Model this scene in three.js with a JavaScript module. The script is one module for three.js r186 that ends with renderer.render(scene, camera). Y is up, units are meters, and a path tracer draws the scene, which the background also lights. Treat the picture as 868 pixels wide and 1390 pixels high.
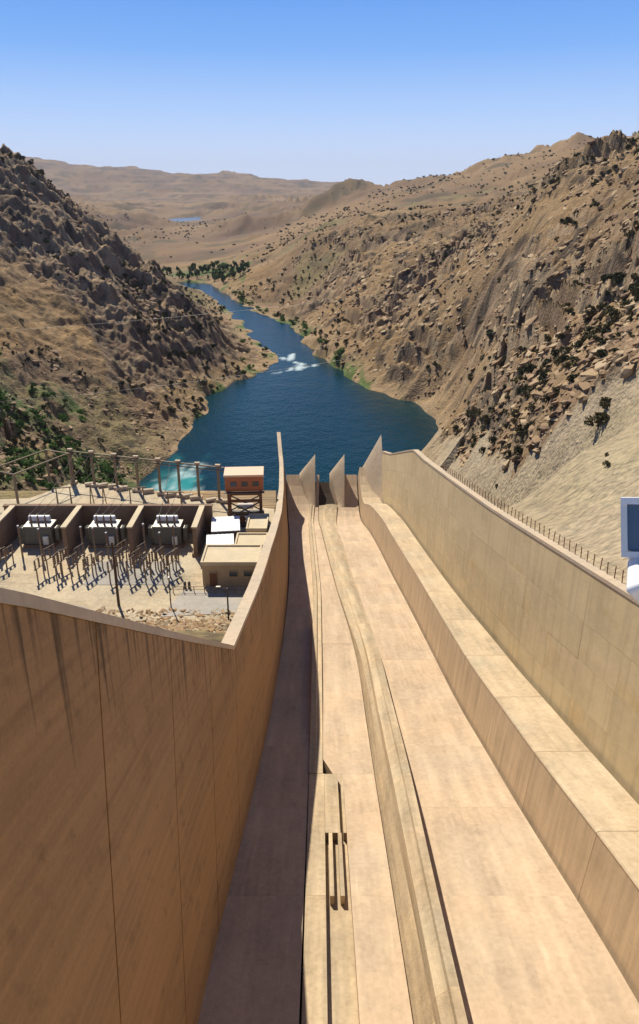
import * as THREE from 'three';
import { mergeGeometries, toCreasedNormals } from 'three/addons/utils/BufferGeometryUtils.js';
import { RoundedBoxGeometry } from 'three/addons/geometries/RoundedBoxGeometry.js';

// ------------------------------------------------------------------ camera, sky, sun, exposure
const scene = new THREE.Scene();
const camera = new THREE.PerspectiveCamera(69.6, 868 / 1390, 0.1, 40000);
camera.position.set(0, 0, 0);
camera.rotation.set(-THREE.MathUtils.degToRad(21.2), 0, 0);
camera.setViewOffset(868, 1390, 0, 45, 868, 1390);
const renderer = new THREE.WebGLRenderer({ antialias: true });
renderer.setSize(639, 1024);
renderer.toneMapping = THREE.LinearToneMapping;
renderer.toneMappingExposure = 1.3;
renderer.shadowMap.enabled = true;
const SUN = new THREE.Vector3(-0.36, 1, -0.8).normalize();
const sun = new THREE.DirectionalLight(new THREE.Color(1.0, 0.92, 0.76), 4.5);
sun.position.copy(SUN).multiplyScalar(900);
sun.target.position.set(0, -60, -200);
sun.position.add(sun.target.position);
sun.castShadow = true;
sun.shadow.mapSize.set(4096, 4096);
{ const c = sun.shadow.camera; c.left = -420; c.right = 420; c.top = 520; c.bottom = -520; c.near = 10; c.far = 2500; }
scene.add(sun, sun.target);
{
  const W = 512, H = 512, data = new Float32Array(W * H * 4);
  const stops = [[-90, .10, .085, .07], [-3, .20, .19, .18], [0, .75, .85, 1.05], [2, .70, .83, 1.07], [5, .47, .68, 1.05], [9, .22, .47, .97], [13, .12, .345, .88], [25, .07, .17, .46], [50, .026, .065, .18], [90, .018, .045, .13]];
  for (let j = 0; j < H; j++) {
    const el = ((j + .5) / H - .5) * 180;
    let k = 0; while (k < stops.length - 2 && el > stops[k + 1][0]) k++;
    const a = stops[k], b = stops[k + 1];
    let t = Math.min(1, Math.max(0, (el - a[0]) / (b[0] - a[0])));
    for (let i = 0; i < W; i++) for (let c = 0; c < 3; c++) data[(j * W + i) * 4 + c] = a[c + 1] + (b[c + 1] - a[c + 1]) * t, data[(j * W + i) * 4 + 3] = 1;
  }
  const sky = new THREE.DataTexture(data, W, H, THREE.RGBAFormat, THREE.FloatType);
  sky.mapping = THREE.EquirectangularReflectionMapping; sky.magFilter = THREE.LinearFilter; sky.minFilter = THREE.LinearFilter; sky.needsUpdate = true;
  scene.background = sky; scene.environment = sky;
  scene.backgroundIntensity = 0.79; scene.environmentIntensity = 0.79;
}
scene.fog = new THREE.FogExp2(new THREE.Color(0.60, 0.64, 0.78), 0.000035);

// ------------------------------------------------------------------ helpers
let seed = 12345;
function rnd() { seed = (seed + 0x6D2B79F5) | 0; let t = Math.imul(seed ^ (seed >>> 15), 1 | seed); t = (t + Math.imul(t ^ (t >>> 7), 61 | t)) ^ t; return ((t ^ (t >>> 14)) >>> 0) / 4294967296; }
const rr = (a, b) => a + (b - a) * rnd();
function hash(ix, iy) { let h = Math.imul(ix, 374761393) + Math.imul(iy, 668265263) | 0; h = Math.imul(h ^ (h >>> 13), 1274126177); return ((h ^ (h >>> 16)) >>> 0) / 4294967296; }
function vn(x, y) { const ix = Math.floor(x), iy = Math.floor(y); let fx = x - ix, fy = y - iy; fx = fx * fx * fx * (fx * (fx * 6 - 15) + 10); fy = fy * fy * fy * (fy * (fy * 6 - 15) + 10);
  const a = hash(ix, iy), b = hash(ix + 1, iy), c = hash(ix, iy + 1), d = hash(ix + 1, iy + 1); return (a + (b - a) * fx + (c - a) * fy + (a - b - c + d) * fx * fy) * 2 - 1; }
function fbm(x, y, n, lac = 2.03, g = .5) { let s = 0, a = 1, t = 0; for (let i = 0; i < n; i++) { s += a * vn(x + 17.3 * i, y - 9.1 * i); t += a; a *= g; const nx = x * .8 * lac - y * .6 * lac; y = x * .6 * lac + y * .8 * lac; x = nx; } return s / t; }
function ridged(x, y, n) { let s = 0, a = 1, t = 0; for (let i = 0; i < n; i++) { const v = 1 - Math.abs(vn(x + 31 * i, y + 7 * i)) * 2; s += a * v; t += a; a *= .55; const nx = x * 1.64 - y * 1.2; y = x * 1.2 + y * 1.64; x = nx; } return s / t; }
const sst = (a, b, x) => { x = Math.min(1, Math.max(0, (x - a) / (b - a))); return x * x * (3 - 2 * x); };
const lerp = (a, b, t) => a + (b - a) * t;
const used = {};
function numbered(n) { if (!(n in used)) { used[n] = 0; return n; } used[n]++; return n + '_' + String(used[n]).padStart(3, '0'); }
function tag(o, label, category, group, kind) { if (label) o.userData.label = label; if (category) o.userData.category = category; if (group) o.userData.group = group; if (kind) o.userData.kind = kind; return o; }
function group(name, label, category, grp, pos = [0, 0, 0], turn = 0) { const o = new THREE.Group(); o.name = numbered(name); o.position.set(...pos); o.rotation.y = turn; scene.add(o); tag(o, label, category, grp); return o; }
function mesh(name, geo, mat, parent) { const g = Array.isArray(geo) ? mergeGeometries(geo.map(x => x.index ? x.toNonIndexed() : x)) : geo; const m = new THREE.Mesh(g, mat); m.name = parent ? name : numbered(name); m.castShadow = m.receiveShadow = true; (parent || scene).add(m); return m; }
function copy(o, pos, turn, sc) { const c = o.clone(); c.userData = { ...o.userData }; c.name = numbered(o.name.replace(/_\d{3}$/, '')); scene.add(c); c.position.set(...pos); c.rotation.y = turn; if (sc) c.scale.set(...(Array.isArray(sc) ? sc : [sc, sc, sc])); return c; }
function pl(tab) { return d => { const n = tab.length; if (d <= tab[0][0]) { const s = (tab[1][1] - tab[0][1]) / (tab[1][0] - tab[0][0]); return tab[0][1] + s * (d - tab[0][0]); } for (let i = 1; i < n; i++) if (d <= tab[i][0] || i === n - 1) { const t = (d - tab[i - 1][0]) / (tab[i][0] - tab[i - 1][0]); return tab[i - 1][1] + t * (tab[i][1] - tab[i - 1][1]); } }; }
function smooth(tab, w) { const f = pl(tab); return d => { let s = 0, t = 0; for (let k = -4; k <= 4; k++) { const q = 1 - Math.abs(k) / 5; s += q * f(d + k * w / 4); t += q; } return s / t; }; }
// sweep a polygon (points [x, y] or [x, y, depthOffset]) along depth; hard edges between its sides, closed ends
function sweep(ds, section, uvo = [0, 0]) {
  const P = [], UV = [], S = ds.map(d => section(d).map(p => [p[0], p[1], -(d + (p[2] || 0))])), n = S[0].length;
  const tri = (a, b, c, ua, ub, uc) => { P.push(...a, ...b, ...c); UV.push(...ua, ...ub, ...uc); };
  for (let i = 0; i + 1 < S.length; i++) { let per = 0;
    for (let k = 0; k < n; k++) { const k2 = (k + 1) % n, a = S[i][k], b = S[i][k2], c = S[i + 1][k2], e = S[i + 1][k]; const w = Math.hypot(a[0] - b[0], a[1] - b[1]);
      const u0 = ds[i] + uvo[0], u1 = ds[i + 1] + uvo[0], v0 = per + uvo[1], v1 = per + w + uvo[1]; per += w;
      tri(a, b, c, [u0, v0], [u0, v1], [u1, v1]); tri(a, c, e, [u0, v0], [u1, v1], [u1, v0]); } }
  for (const [s, f] of [[S[0], 1], [S[S.length - 1], 0]]) { const v2 = s.map(p => new THREE.Vector2(p[0], p[1])); for (const [a, b, c] of THREE.ShapeUtils.triangulateShape(v2, [])) { const q = f ? [s[a], s[c], s[b]] : [s[a], s[b], s[c]]; tri(...q, ...q.map(p => [p[0] + uvo[0], p[1]])); } }
  const g = new THREE.BufferGeometry(); g.setAttribute('position', new THREE.Float32BufferAttribute(P, 3)); g.setAttribute('uv', new THREE.Float32BufferAttribute(UV, 2)); g.computeVertexNormals(); return g;
}
function steps(a, b, st) { const n = Math.max(1, Math.ceil((b - a) / st)), r = []; for (let i = 0; i <= n; i++) r.push(a + (b - a) * i / n); return r; }
function box(w, h, d, x = 0, y = 0, z = 0) { const g = new THREE.BoxGeometry(w, h, d); const p = g.attributes.position, nn = g.attributes.normal, uv = g.attributes.uv; g.translate(x, y, z); for (let i = 0; i < p.count; i++) { const ax = Math.abs(nn.getX(i)), ay = Math.abs(nn.getY(i)); uv.setXY(i, ax > .5 ? p.getZ(i) : p.getX(i), ay > .5 ? p.getZ(i) : p.getY(i)); } return g; }
function cyl(r0, r1, h, x = 0, y = 0, z = 0, seg = 10) { const g = new THREE.CylinderGeometry(r1, r0, h, seg); g.translate(x, y + h / 2, z); return g; }
function bar(a, b, r, seg = 6) { const A = new THREE.Vector3(...a), B = new THREE.Vector3(...b), L = A.distanceTo(B); const g = new THREE.CylinderGeometry(r, r, L, seg); g.applyQuaternion(new THREE.Quaternion().setFromUnitVectors(new THREE.Vector3(0, 1, 0), B.clone().sub(A).normalize())); g.translate((A.x + B.x) / 2, (A.y + B.y) / 2, (A.z + B.z) / 2); return g; }
// square texture computed from a function of (u, v) in 0..1 that wraps; fn returns [r, g, b] linear multiplier or a grey value
function wrapn(fx, fy, oct, S = 1024) { // tiling value noise, tabulated
  const T = new Float32Array(S * S); let a = 1, t = 0, px = fx, py = fy;
  for (let o = 0; o < oct; o++) {
    const lat = new Float32Array(px * py); for (let j = 0; j < py; j++) for (let i = 0; i < px; i++) lat[j * px + i] = hash(i + 101 * o + fx * 7, j + 57 * o + fy * 3) * 2 - 1;
    for (let j = 0; j < S; j++) { const y = j / S * py, iy = Math.floor(y); let ay = y - iy; ay = ay * ay * (3 - 2 * ay); const r0 = iy * px, r1 = ((iy + 1) % py) * px;
      for (let i = 0; i < S; i++) { const x = i / S * px, ix = Math.floor(x); let ax = x - ix; ax = ax * ax * (3 - 2 * ax); const i1 = (ix + 1) % px, p = lat[r0 + ix], q = lat[r0 + i1], r = lat[r1 + ix], w = lat[r1 + i1]; T[j * S + i] += a * (p + (q - p) * ax + (r - p) * ay + (p - q - r + w) * ax * ay); } }
    t += a; a *= .55; px *= 2; py *= 2;
  }
  return (u, v) => T[(Math.floor((v - Math.floor(v)) * S)) * S + Math.floor((u - Math.floor(u)) * S)] / t;
}
const LUT = new Uint8Array(4096); const toS0 = v => { v = Math.min(1, Math.max(0, v)); return v <= .0031308 ? v * 12.92 : 1.055 * Math.pow(v, 1 / 2.4) - .055; };
for (let i = 0; i < 4096; i++) LUT[i] = 255 * toS0(i / 4095);
function tex(W, H, fn, rep, colour = true) {
  const data = new Uint8Array(W * H * 4);
  for (let j = 0; j < H; j++) for (let i = 0; i < W; i++) { const c = fn((i + .5) / W, (j + .5) / H); for (let k = 0; k < 3; k++) data[(j * W + i) * 4 + k] = colour ? LUT[Math.round(4095 * Math.min(1, Math.max(0, c[k])))] : 255 * Math.min(1, Math.max(0, Array.isArray(c) ? c[k] : c)); data[(j * W + i) * 4 + 3] = 255; }
  const t = new THREE.DataTexture(data, W, H, THREE.RGBAFormat); t.wrapS = t.wrapT = THREE.RepeatWrapping; t.magFilter = THREE.LinearFilter; t.minFilter = THREE.LinearMipmapLinearFilter; t.generateMipmaps = true; if (colour) t.colorSpace = THREE.SRGBColorSpace; t.repeat.set(...rep); t.needsUpdate = true; return t;
}
const std = (r, g, b, rough = .9, extra = {}) => new THREE.MeshStandardMaterial({ color: new THREE.Color().setRGB(r, g, b), roughness: rough, ...extra });

// ------------------------------------------------------------------ materials
const nA = wrapn(4, 4, 5), nB = wrapn(16, 16, 4), nC = wrapn(3, 40, 4), nD = wrapn(60, 2, 4), nE = wrapn(90, 90, 2);
function concrete(r, g, b, along, amp = 1, size = 26) { // along: strength of streaks that run with the flow
  return std(1, 1, 1, .93, { map: tex(1024, 1024, (u, v) => { const stain = Math.max(0, nA(u * 1 + .37, v) + .5 * nC(u + .2, v) - .28), lime = Math.max(0, nC(u + .6, v * 1 + .3) - .42), crack = Math.max(0, .035 - Math.abs(nB(u + .11, v + .77))) * 9; const m = 1 + amp * (.15 * nA(u, v) + .10 * nB(u, v) + along * nC(u, v) + .10 * nE(u, v) - .5 * stain + .5 * lime - .22 * crack), w = .06 * amp * nA(v, u); return [r * m * (1 + w), g * m, b * m * (1 - w)]; }, [1 / size, 1 / size]), bumpMap: tex(512, 512, (u, v) => .5 + .22 * nB(u, v) + .22 * nE(u, v), [1 / 6, 1 / 6], false), bumpScale: .03 });
}
const M = {};
M.floor = concrete(.52, .392, .272, .2, 1.0);
M.ledge = concrete(.50, .39, .26, .14, 1.3);
M.step = std(1, 1, 1, .95, { map: tex(1024, 512, (u, v) => { const m = 1 + .12 * nA(u, v) + .28 * nD(u, v) + .06 * nE(u, v); return [.50 * m, .37 * m, .235 * m]; }, [1 / 30, 1 / 12]) });
M.divider = concrete(.48, .37, .24, .28, 1.3);
M.rightWall = std(1, 1, 1, .95, { map: tex(1024, 1024, (u, v) => { const st = Math.max(0, nD(u, v)) * .25, m = 1 + .15 * nA(u, v) + .10 * nB(u, v) - st + .05 * nE(u, v); const rs = Math.max(0, nA(v + .3, u) - .2); return [.60 * m * (1 - .2 * rs), .47 * m * (1 - .4 * rs), .27 * m * (1 - .7 * rs)]; }, [1 / 40, 1 / 20]) });
M.coping = concrete(.53, .42, .30, .06);
M.yard = concrete(.50, .41, .28, .05, 1.6);
M.road = concrete(.42, .38, .33, .05, 1);
// left wall: form-board lines that follow the chute, stains that run down from the coping
M.joint = std(.07, .05, .035, 1);
M.terrain = new THREE.MeshStandardMaterial({ vertexColors: true, roughness: 1, bumpMap: tex(1024, 1024, (u, v) => { const r = 1 - Math.abs(nB(u, v)) * 2; return .35 + .35 * r + .22 * nE(u, v); }, [1 / 46, 1 / 46], false), bumpScale: .6, map: tex(1024, 1024, (u, v) => { const e = nE(u + .3, v), m = .86 + .16 * nB(u, v) + .3 * e - .35 * Math.max(0, nB(u + .5, v + .2) - .25); return [m, m * (1 - .03 * e), m * (1 - .07 * e)]; }, [1 / 43, 1 / 43]) });
M.rock = [std(.37, .26, .15, 1), std(.30, .20, .115, 1), std(.22, .14, .085, 1), std(.43, .32, .2, 1)];
const leaf = (r, g, b) => new THREE.MeshStandardMaterial({ color: new THREE.Color().setRGB(r, g, b), roughness: .9, side: THREE.DoubleSide });
M.olive = [leaf(.085, .08, .03), leaf(.06, .065, .025), leaf(.13, .11, .045)];
M.green = [leaf(.09, .19, .035), leaf(.12, .23, .045), leaf(.05, .10, .022)];
M.bark = std(.11, .075, .045, 1);
M.steel = std(.22, .17, .12, .6, { metalness: .3 });
M.darkSteel = std(.09, .075, .065, .6);
M.galv = std(.5, .48, .44, .5, { metalness: .4 });
M.white = std(.82, .82, .82, .45);
M.porcelain = std(.22, .14, .10, .35);
M.porcelainPale = std(.72, .72, .70, .3);
M.transformer = std(.13, .13, .115, .55);
M.fireWall = concrete(.25, .165, .11, .05, 1.1, 14);
M.wood = std(.10, .065, .04, .95);
M.build = concrete(.50, .38, .23, .03, 1, 9);
M.roofTan = concrete(.64, .53, .36, .03, .8, 9);
M.roofWhite = std(.82, .84, .90, .5);
M.orange = std(.42, .13, .05, .6);
M.orangeTop = std(.74, .52, .36, .7);
M.glassDark = std(.02, .03, .05, .15);
M.rust = std(.20, .09, .045, .9);

// ------------------------------------------------------------------ spillway geometry (metres; depth d runs away from the dam, z = -d)
const floorY = smooth([[0, -35], [33, -44.8], [50, -50.4], [70, -56.6], [90, -61.1], [110, -65.6], [130, -70.5], [150, -75.1], [170, -80.2], [186, -85.2], [193, -86], [200, -83.4], [206, -78.8], [213, -72]], 6);
const xLb = smooth([[0, -7], [33, -6.8], [50, -6.2], [70, -5.7], [90, -5.4], [110, -5.5], [130, -6], [150, -6.8], [170, -7.6], [190, -8.8], [206, -10]], 10);
const xLt = smooth([[0, -6.9], [33, -6.8], [46, -6.35], [70, -5.75], [90, -5.75], [110, -6.2], [150, -7.9], [185, -9.7], [206, -11.5]], 8);
const yLt = pl([[0, -1.5], [6, -2.6], [13.8, -7.8], [26.7, -17.1], [46.2, -31.1], [62, -35.3], [78, -38.9], [95, -43.6], [110, -48.3], [150, -60.3], [180, -66.4], [192, -67.4], [206, -65.2]]);
const xA0 = smooth([[0, -1.2], [70, -1.0], [117, -1.1], [160, -2.4], [190, -3.2], [206, -2.2]], 10);
const xA1 = d => xA0(d) + 1.35;
const xB0 = smooth([[0, 5.2], [83, 5.4], [99, 4.6], [114, 3.4], [150, 1.4], [190, -.4], [206, 0]], 10);
const xB1 = smooth([[0, 6.9], [33, 7.3], [50, 7.9], [70, 8.1], [96, 8], [118, 6.8], [145, 5.7], [170, 4.6], [190, 4.6], [206, 6]], 10);
const hB = pl([[0, 4.8], [33, 4], [60, 3.1], [84, 2.1], [99, .5], [115, .35], [206, .6]]);
const xF = smooth([[0, 19.2], [33, 18.6], [50, 17.8], [64, 17.4], [75, 16.8], [99, 15.8], [127, 14.6], [149, 13.8], [173, 12.8], [192, 11.6], [206, 11.4]], 10);
const yE = d => floorY(d) + pl([[0, 5.6], [40, 5.8], [90, 6.2], [150, 6.9], [180, 6.2], [200, 3.2], [213, 1]])(d);
const xRb = smooth([[0, 24.6], [43, 23.7], [63, 23.2], [75, 22.7], [89, 21.5], [107, 20.4], [125, 19.9], [143, 19.3], [160, 18.6], [190, 17.8], [206, 17.4]], 10);
const xRt = smooth([[0, 24.9], [48, 24], [77, 22.5], [105, 20.8], [131, 19.8], [142, 19.3], [183, 18.7], [206, 18.2]], 6);
const yRt = pl([[0, -17.4], [48, -28.4], [77, -35.3], [87, -37.6], [105, -41.3], [131, -46.9], [143, -49], [150, -51.5], [184, -64.2], [206, -71]]);
const END = 206, slabLen = 12;
const spans = (a, b, L, gap) => { const r = []; for (let d = a; d < b - .5; d += L) r.push([d + gap / 2, Math.min(b, d + L) - gap / 2]); return r; };

// chute floor: base and slabs
{
  const g = new THREE.Group(); g.name = numbered('chute_floor'); g.userData.kind = 'structure'; g.userData.label = 'sunlit beige concrete floor of the three-bay spillway chute'; scene.add(g);
  mesh('sub_base', sweep(steps(2, END, 3), d => [[xLb(d) - 1.5, floorY(d) - 2.4], [xRb(d) + .2, floorY(d) - 2.4], [xRb(d) + .2, floorY(d) - 4], [xLb(d) - 1.5, floorY(d) - 4]]), M.joint, g);
  const shadowGapW = pl([[0, 1.1], [33, .95], [60, .72], [86, .42], [99, .06], [110, .03], [206, .03]]); // gap added beside the divider to blacken its shadow line
  const bays = [[d => xLb(d) + .02, d => xA0(d) - .02], [d => lerp(2.25, xA1(d) + .05, sst(55.5, 56.5, d)), d => xB0(d) - .06], [d => xB1(d) + shadowGapW(d), d => xF(d) - .28]];
  bays.forEach(([a, b], k) => { for (const [d0, d1] of spans(2, END, slabLen * (k === 1 ? 1.5 : 1), .012)) { const o = rr(0, 26), q = rr(0, 26), dy = rr(-.006, .006); mesh('slab', sweep(steps(d0, d1, 3), d => [[a(d), floorY(d) + dy], [b(d), floorY(d) + dy], [b(d), floorY(d) - 2.6], [a(d), floorY(d) - 2.6]], [o, q]), M.floor, g); } });
}
// left wall colour: form-board lines that follow the chute, stains that run down from the coping
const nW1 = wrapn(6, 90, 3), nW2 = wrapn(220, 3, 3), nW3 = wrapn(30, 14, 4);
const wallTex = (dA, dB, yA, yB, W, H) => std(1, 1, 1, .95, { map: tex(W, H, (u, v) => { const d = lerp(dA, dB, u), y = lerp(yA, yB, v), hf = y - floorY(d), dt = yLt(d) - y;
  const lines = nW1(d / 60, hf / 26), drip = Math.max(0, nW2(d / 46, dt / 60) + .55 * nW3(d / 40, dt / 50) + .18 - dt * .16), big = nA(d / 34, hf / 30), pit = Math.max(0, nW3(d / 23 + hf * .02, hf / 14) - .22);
  let m = 1 + .2 * lines + .2 * big + .1 * nE(d / 9, hf / 9) - .45 * pit; m *= 1 - .62 * Math.min(1, drip * 1.6); return [.36 * m, .21 * m, .096 * m]; }, [1, 1]), bumpMap: tex(512, 512, (u, v) => .5 + .22 * nB(u, v) + .22 * nE(u, v), [12, 12], false), bumpScale: .03 });  // base brown is part stain, part shade and bounced light put into the colour
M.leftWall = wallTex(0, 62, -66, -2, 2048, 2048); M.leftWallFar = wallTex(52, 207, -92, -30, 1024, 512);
// left training wall: core, panels with open joints, coping
{
  const g = group('training_wall', 'tall concrete chute wall beside the switchyard, stained orange-brown with shade put into its colour', 'concrete wall', 'spillway walls');
  const dsAll = [...steps(1, 46.2, 3), ...steps(46.2, END, 3).slice(1)];
  mesh('core', sweep(dsAll, d => [[xLt(d) - 1.0, yLt(d) - .45], [xLt(d) - .22, yLt(d) - .45], [xLb(d) - .22, floorY(d) - 2], [xLb(d) - 1.6, floorY(d) - 2]]), M.joint, g);
  const uvWall = (geo, far) => { const p = geo.attributes.position, uv = geo.attributes.uv; for (let i = 0; i < p.count; i++) { const d = -p.getZ(i); if (far) uv.setXY(i, (d - 52) / 155, (p.getY(i) + 92) / 62); else uv.setXY(i, d / 62, (p.getY(i) + 66) / 64); } return geo; };
  for (const [d0, d1] of spans(1, END, 9.2, .11)) {
    const ds = [...new Set([...steps(d0, d1, 2.3), ...(d0 < 46.2 && d1 > 46.2 ? [46.2] : [])])].sort((a, b) => a - b);
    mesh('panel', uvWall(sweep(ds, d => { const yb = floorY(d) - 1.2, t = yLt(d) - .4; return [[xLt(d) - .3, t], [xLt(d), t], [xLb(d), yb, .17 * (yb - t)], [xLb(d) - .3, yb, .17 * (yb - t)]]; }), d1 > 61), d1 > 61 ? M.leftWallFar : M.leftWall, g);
  }
  for (const [d0, d1] of [[1, 46.2], ...spans(46.2, END, 9.2, .04)]) mesh('coping', sweep(steps(d0, d1, 3), d => [[xLt(d) - 1.0, yLt(d)], [xLt(d) + .06, yLt(d)], [xLt(d) + .06, yLt(d) - .38], [xLt(d) - 1.0, yLt(d) - .38]]), M.coping, g);
}
// right training wall: core, panels in lifts, coping
{
  const g = group('training_wall', 'long sunlit tan concrete chute wall below the bare earth slope', 'concrete wall', 'spillway walls');
  mesh('core', sweep(steps(1, END, 3), d => [[xRt(d) + .2, yRt(d) - .4], [xRt(d) + 1.2, yRt(d) - .4], [xRb(d) + 2.4, floorY(d) - 1], [xRb(d) + .22, floorY(d) - 1]]), M.joint, g);
  for (const [d0, d1] of spans(4, END, 7.5, .035)) {
    const lifts = [0, .28, .5, .74, 1];
    for (let k = 0; k < lifts.length - 1; k++) { const a = lifts[k], b = lifts[k + 1], o = [rr(0, 40), rr(0, 20)], off = rr(-.008, .008);
      const pt = (d, t, ex) => { const t0 = yRt(d) - .36, b0 = yE(d) - 1.6; return [lerp(xRt(d), xRb(d), t) + off + ex, lerp(t0, b0, t)]; };
      mesh('panel', sweep(steps(d0, d1, 2.5), d => [pt(d, a + .0008, 0), pt(d, a + .0008, .3), pt(d, b - .0008, .3), pt(d, b - .0008, 0)], o), M.rightWall, g); }
  }
  for (const [d0, d1] of spans(1, END, 7.5, .03)) mesh('coping', sweep(steps(d0, d1, 2.5), d => [[xRt(d) - .08, yRt(d)], [xRt(d) + 1.0, yRt(d)], [xRt(d) + 1.0, yRt(d) - .34], [xRt(d) - .08, yRt(d) - .34]], [rr(0, 9), 0]), M.coping, g);
}
// stepped ledge at the foot of the right wall
{
  const g = group('ledge_wall', 'wide concrete ledge with streaked brown face along the right-hand chute wall', 'concrete ledge');
  for (const [d0, d1] of spans(2, END, slabLen, .05)) {
    const o = [rr(0, 26), rr(0, 26)];
    mesh('face_block', sweep(steps(d0, d1, 3), d => [[xF(d) + .5, yE(d) - .02], [xF(d) + 1.1, yE(d) - .02], [xF(d) + 1.1, floorY(d) - .6], [xF(d), floorY(d) - .6]], o), M.step, g);
    mesh('ledge_slab', sweep(steps(d0, d1, 3), d => [[xF(d) + .47, yE(d) + .1], [xF(d) + .56, yE(d) + .2], [xF(d) + .75, yE(d) + .25], [xRb(d) - .5, yE(d) + .25], [xRb(d) - .5, yE(d) - .5], [xF(d) + 1.12, yE(d) - .5], [xF(d) + 1.12, yE(d)], [xF(d) + .47, yE(d)]], o), M.ledge, g);
  }
}
// divider between the shaded bay and the middle bay
{
  const g = group('divider_wall', 'low stepped concrete divider with slotted piers beside the shaded chute bay', 'concrete divider', 'chute dividers');
  for (const [d0, d1] of spans(56, 196, slabLen, .05)) mesh('block', sweep(steps(d0, d1, 3), d => [[xA0(d), floorY(d) + .15 + .75 * sst(56, 80, d)], [xA0(d) + .65, floorY(d) + .15 + .75 * sst(56, 80, d)], [xA0(d) + .7, floorY(d) + .08 + .42 * sst(56, 80, d)], [xA1(d), floorY(d) + .06 + .4 * sst(56, 80, d)], [xA1(d) + .05, floorY(d) - .6], [xA0(d), floorY(d) - .6]], [rr(0, 26), 0]), M.divider, g);
  const blk = (n, d0, d1, x0, x1, h0, h1) => mesh(n, sweep(steps(d0, d1, 3), d => [[x0, floorY(d) + h1], [x1, floorY(d) + h1], [x1, floorY(d) + h0], [x0, floorY(d) + h0]], [rr(0, 26), rr(0, 20)]), M.divider, g);
  // piers nearer the dam, each higher and broader than the one below it
  for (const [a, b] of [[3, 19.98], [20, 37.98], [38, 55.98]]) blk('pier_block', a, b, -1.0, .45, -2.5, .05);
  blk('slot_floor', 3, 55.98, .45, 2.25, -2.5, -.9);
  blk('slot_cover', 46, 55.98, .47, 1.72, -.88, .0); blk('slot_cover', 46, 55.98, 1.98, 2.23, -.88, .0);
  blk('rib', 38, 45.98, .75, 1.05, -.88, .0); blk('rib', 38, 45.98, 1.5, 1.8, -.88, .0);
}
// divider between middle and right bays
{
  const g = group('divider_wall', 'low ridged concrete divider casting a thin black shadow on the wide chute bay', 'concrete divider', 'chute dividers');
  for (const [d0, d1] of spans(2, 196, 24, .012)) mesh('block', sweep(steps(d0, d1, 3), d => { const f = floorY(d), h = hB(d), w = xB1(d) - xB0(d); return [[xB0(d) + .2 * h, f + h * .42 + .15], [xB0(d) + w * .36, f + h * .55 + .3], [xB0(d) + w * .40, f + h * .8 + .36], [xB0(d) + w * .7, f + h * .93 + .36], [xB0(d) + w * .74, f + h + .36], [xB1(d), f + h + .36 * sst(110, 70, d)], [xB1(d), f - .6], [xB0(d), f - .6]]; }, [rr(0, 26), 0]), M.divider, g);
}
// flip bucket teeth at the end of the chute
{
  const fin = (xs, yb, tipX, tipY, d0, d1, label) => { const g = group('bucket_fin', label, 'concrete fin', 'fins at the end of the chute');
    const sh = (x0, x1, lip, tX, tY) => { const pos = [], uv = [], n = 14, q = new THREE.BufferGeometry(), V = (k, side) => { const t = k / n, d = lerp(d0, d1, t), f = floorY(Math.min(206, d)) - .4, e = Math.pow(t, 1.15); return side ? [lerp(x1, tX, t), lerp(f, tY, e), -d] : [lerp(x1 - 1, x0, Math.min(1, t * 1.25)), f + .45, -d]; };
      const quad = (a, b, c, e) => { for (const p of [a, b, c, a, c, e]) { pos.push(...p); uv.push(p[2] + p[0], p[1]); } }, lo = p => [p[0], yb, p[2]];
      for (let k = 0; k < n; k++) { const a = V(k, 0), b = V(k, 1), c = V(k + 1, 1), e = V(k + 1, 0), L = (p, r, t) => p.map((v, i) => lerp(v, r[i], t)); for (let m = 0; m < 6; m++) quad(L(a, b, m / 6), L(a, b, (m + 1) / 6), L(e, c, (m + 1) / 6), L(e, c, m / 6)); quad(b, lo(b), lo(c), c); quad(lo(a), a, e, lo(e)); } const e0 = V(n, 0), e1 = V(n, 1); quad(e0, e1, lo(e1), lo(e0));
      q.setAttribute('position', new THREE.Float32BufferAttribute(pos, 3)); q.setAttribute('uv', new THREE.Float32BufferAttribute(uv, 2)); q.computeVertexNormals(); return toCreasedNormals(q, .7); };
    mesh('ramp', sh(xs[0], xs[1], -77.6, tipX, tipY), M.coping, g); };
  fin([-6, -1.2], -90, -1.3, -72.4, 195, 207, 'pale concrete fin between the shaded bay and the middle bay');
  fin([3, 7.2], -90, 7.4, -72.4, 195, 207, 'pale concrete fin between the middle bay and the wide bay');
  fin([12, 18.4], -90, 18.2, -66.4, 184, 207.5, 'tallest pale concrete fin, joined to the sunlit right-hand chute wall');
}

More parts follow.
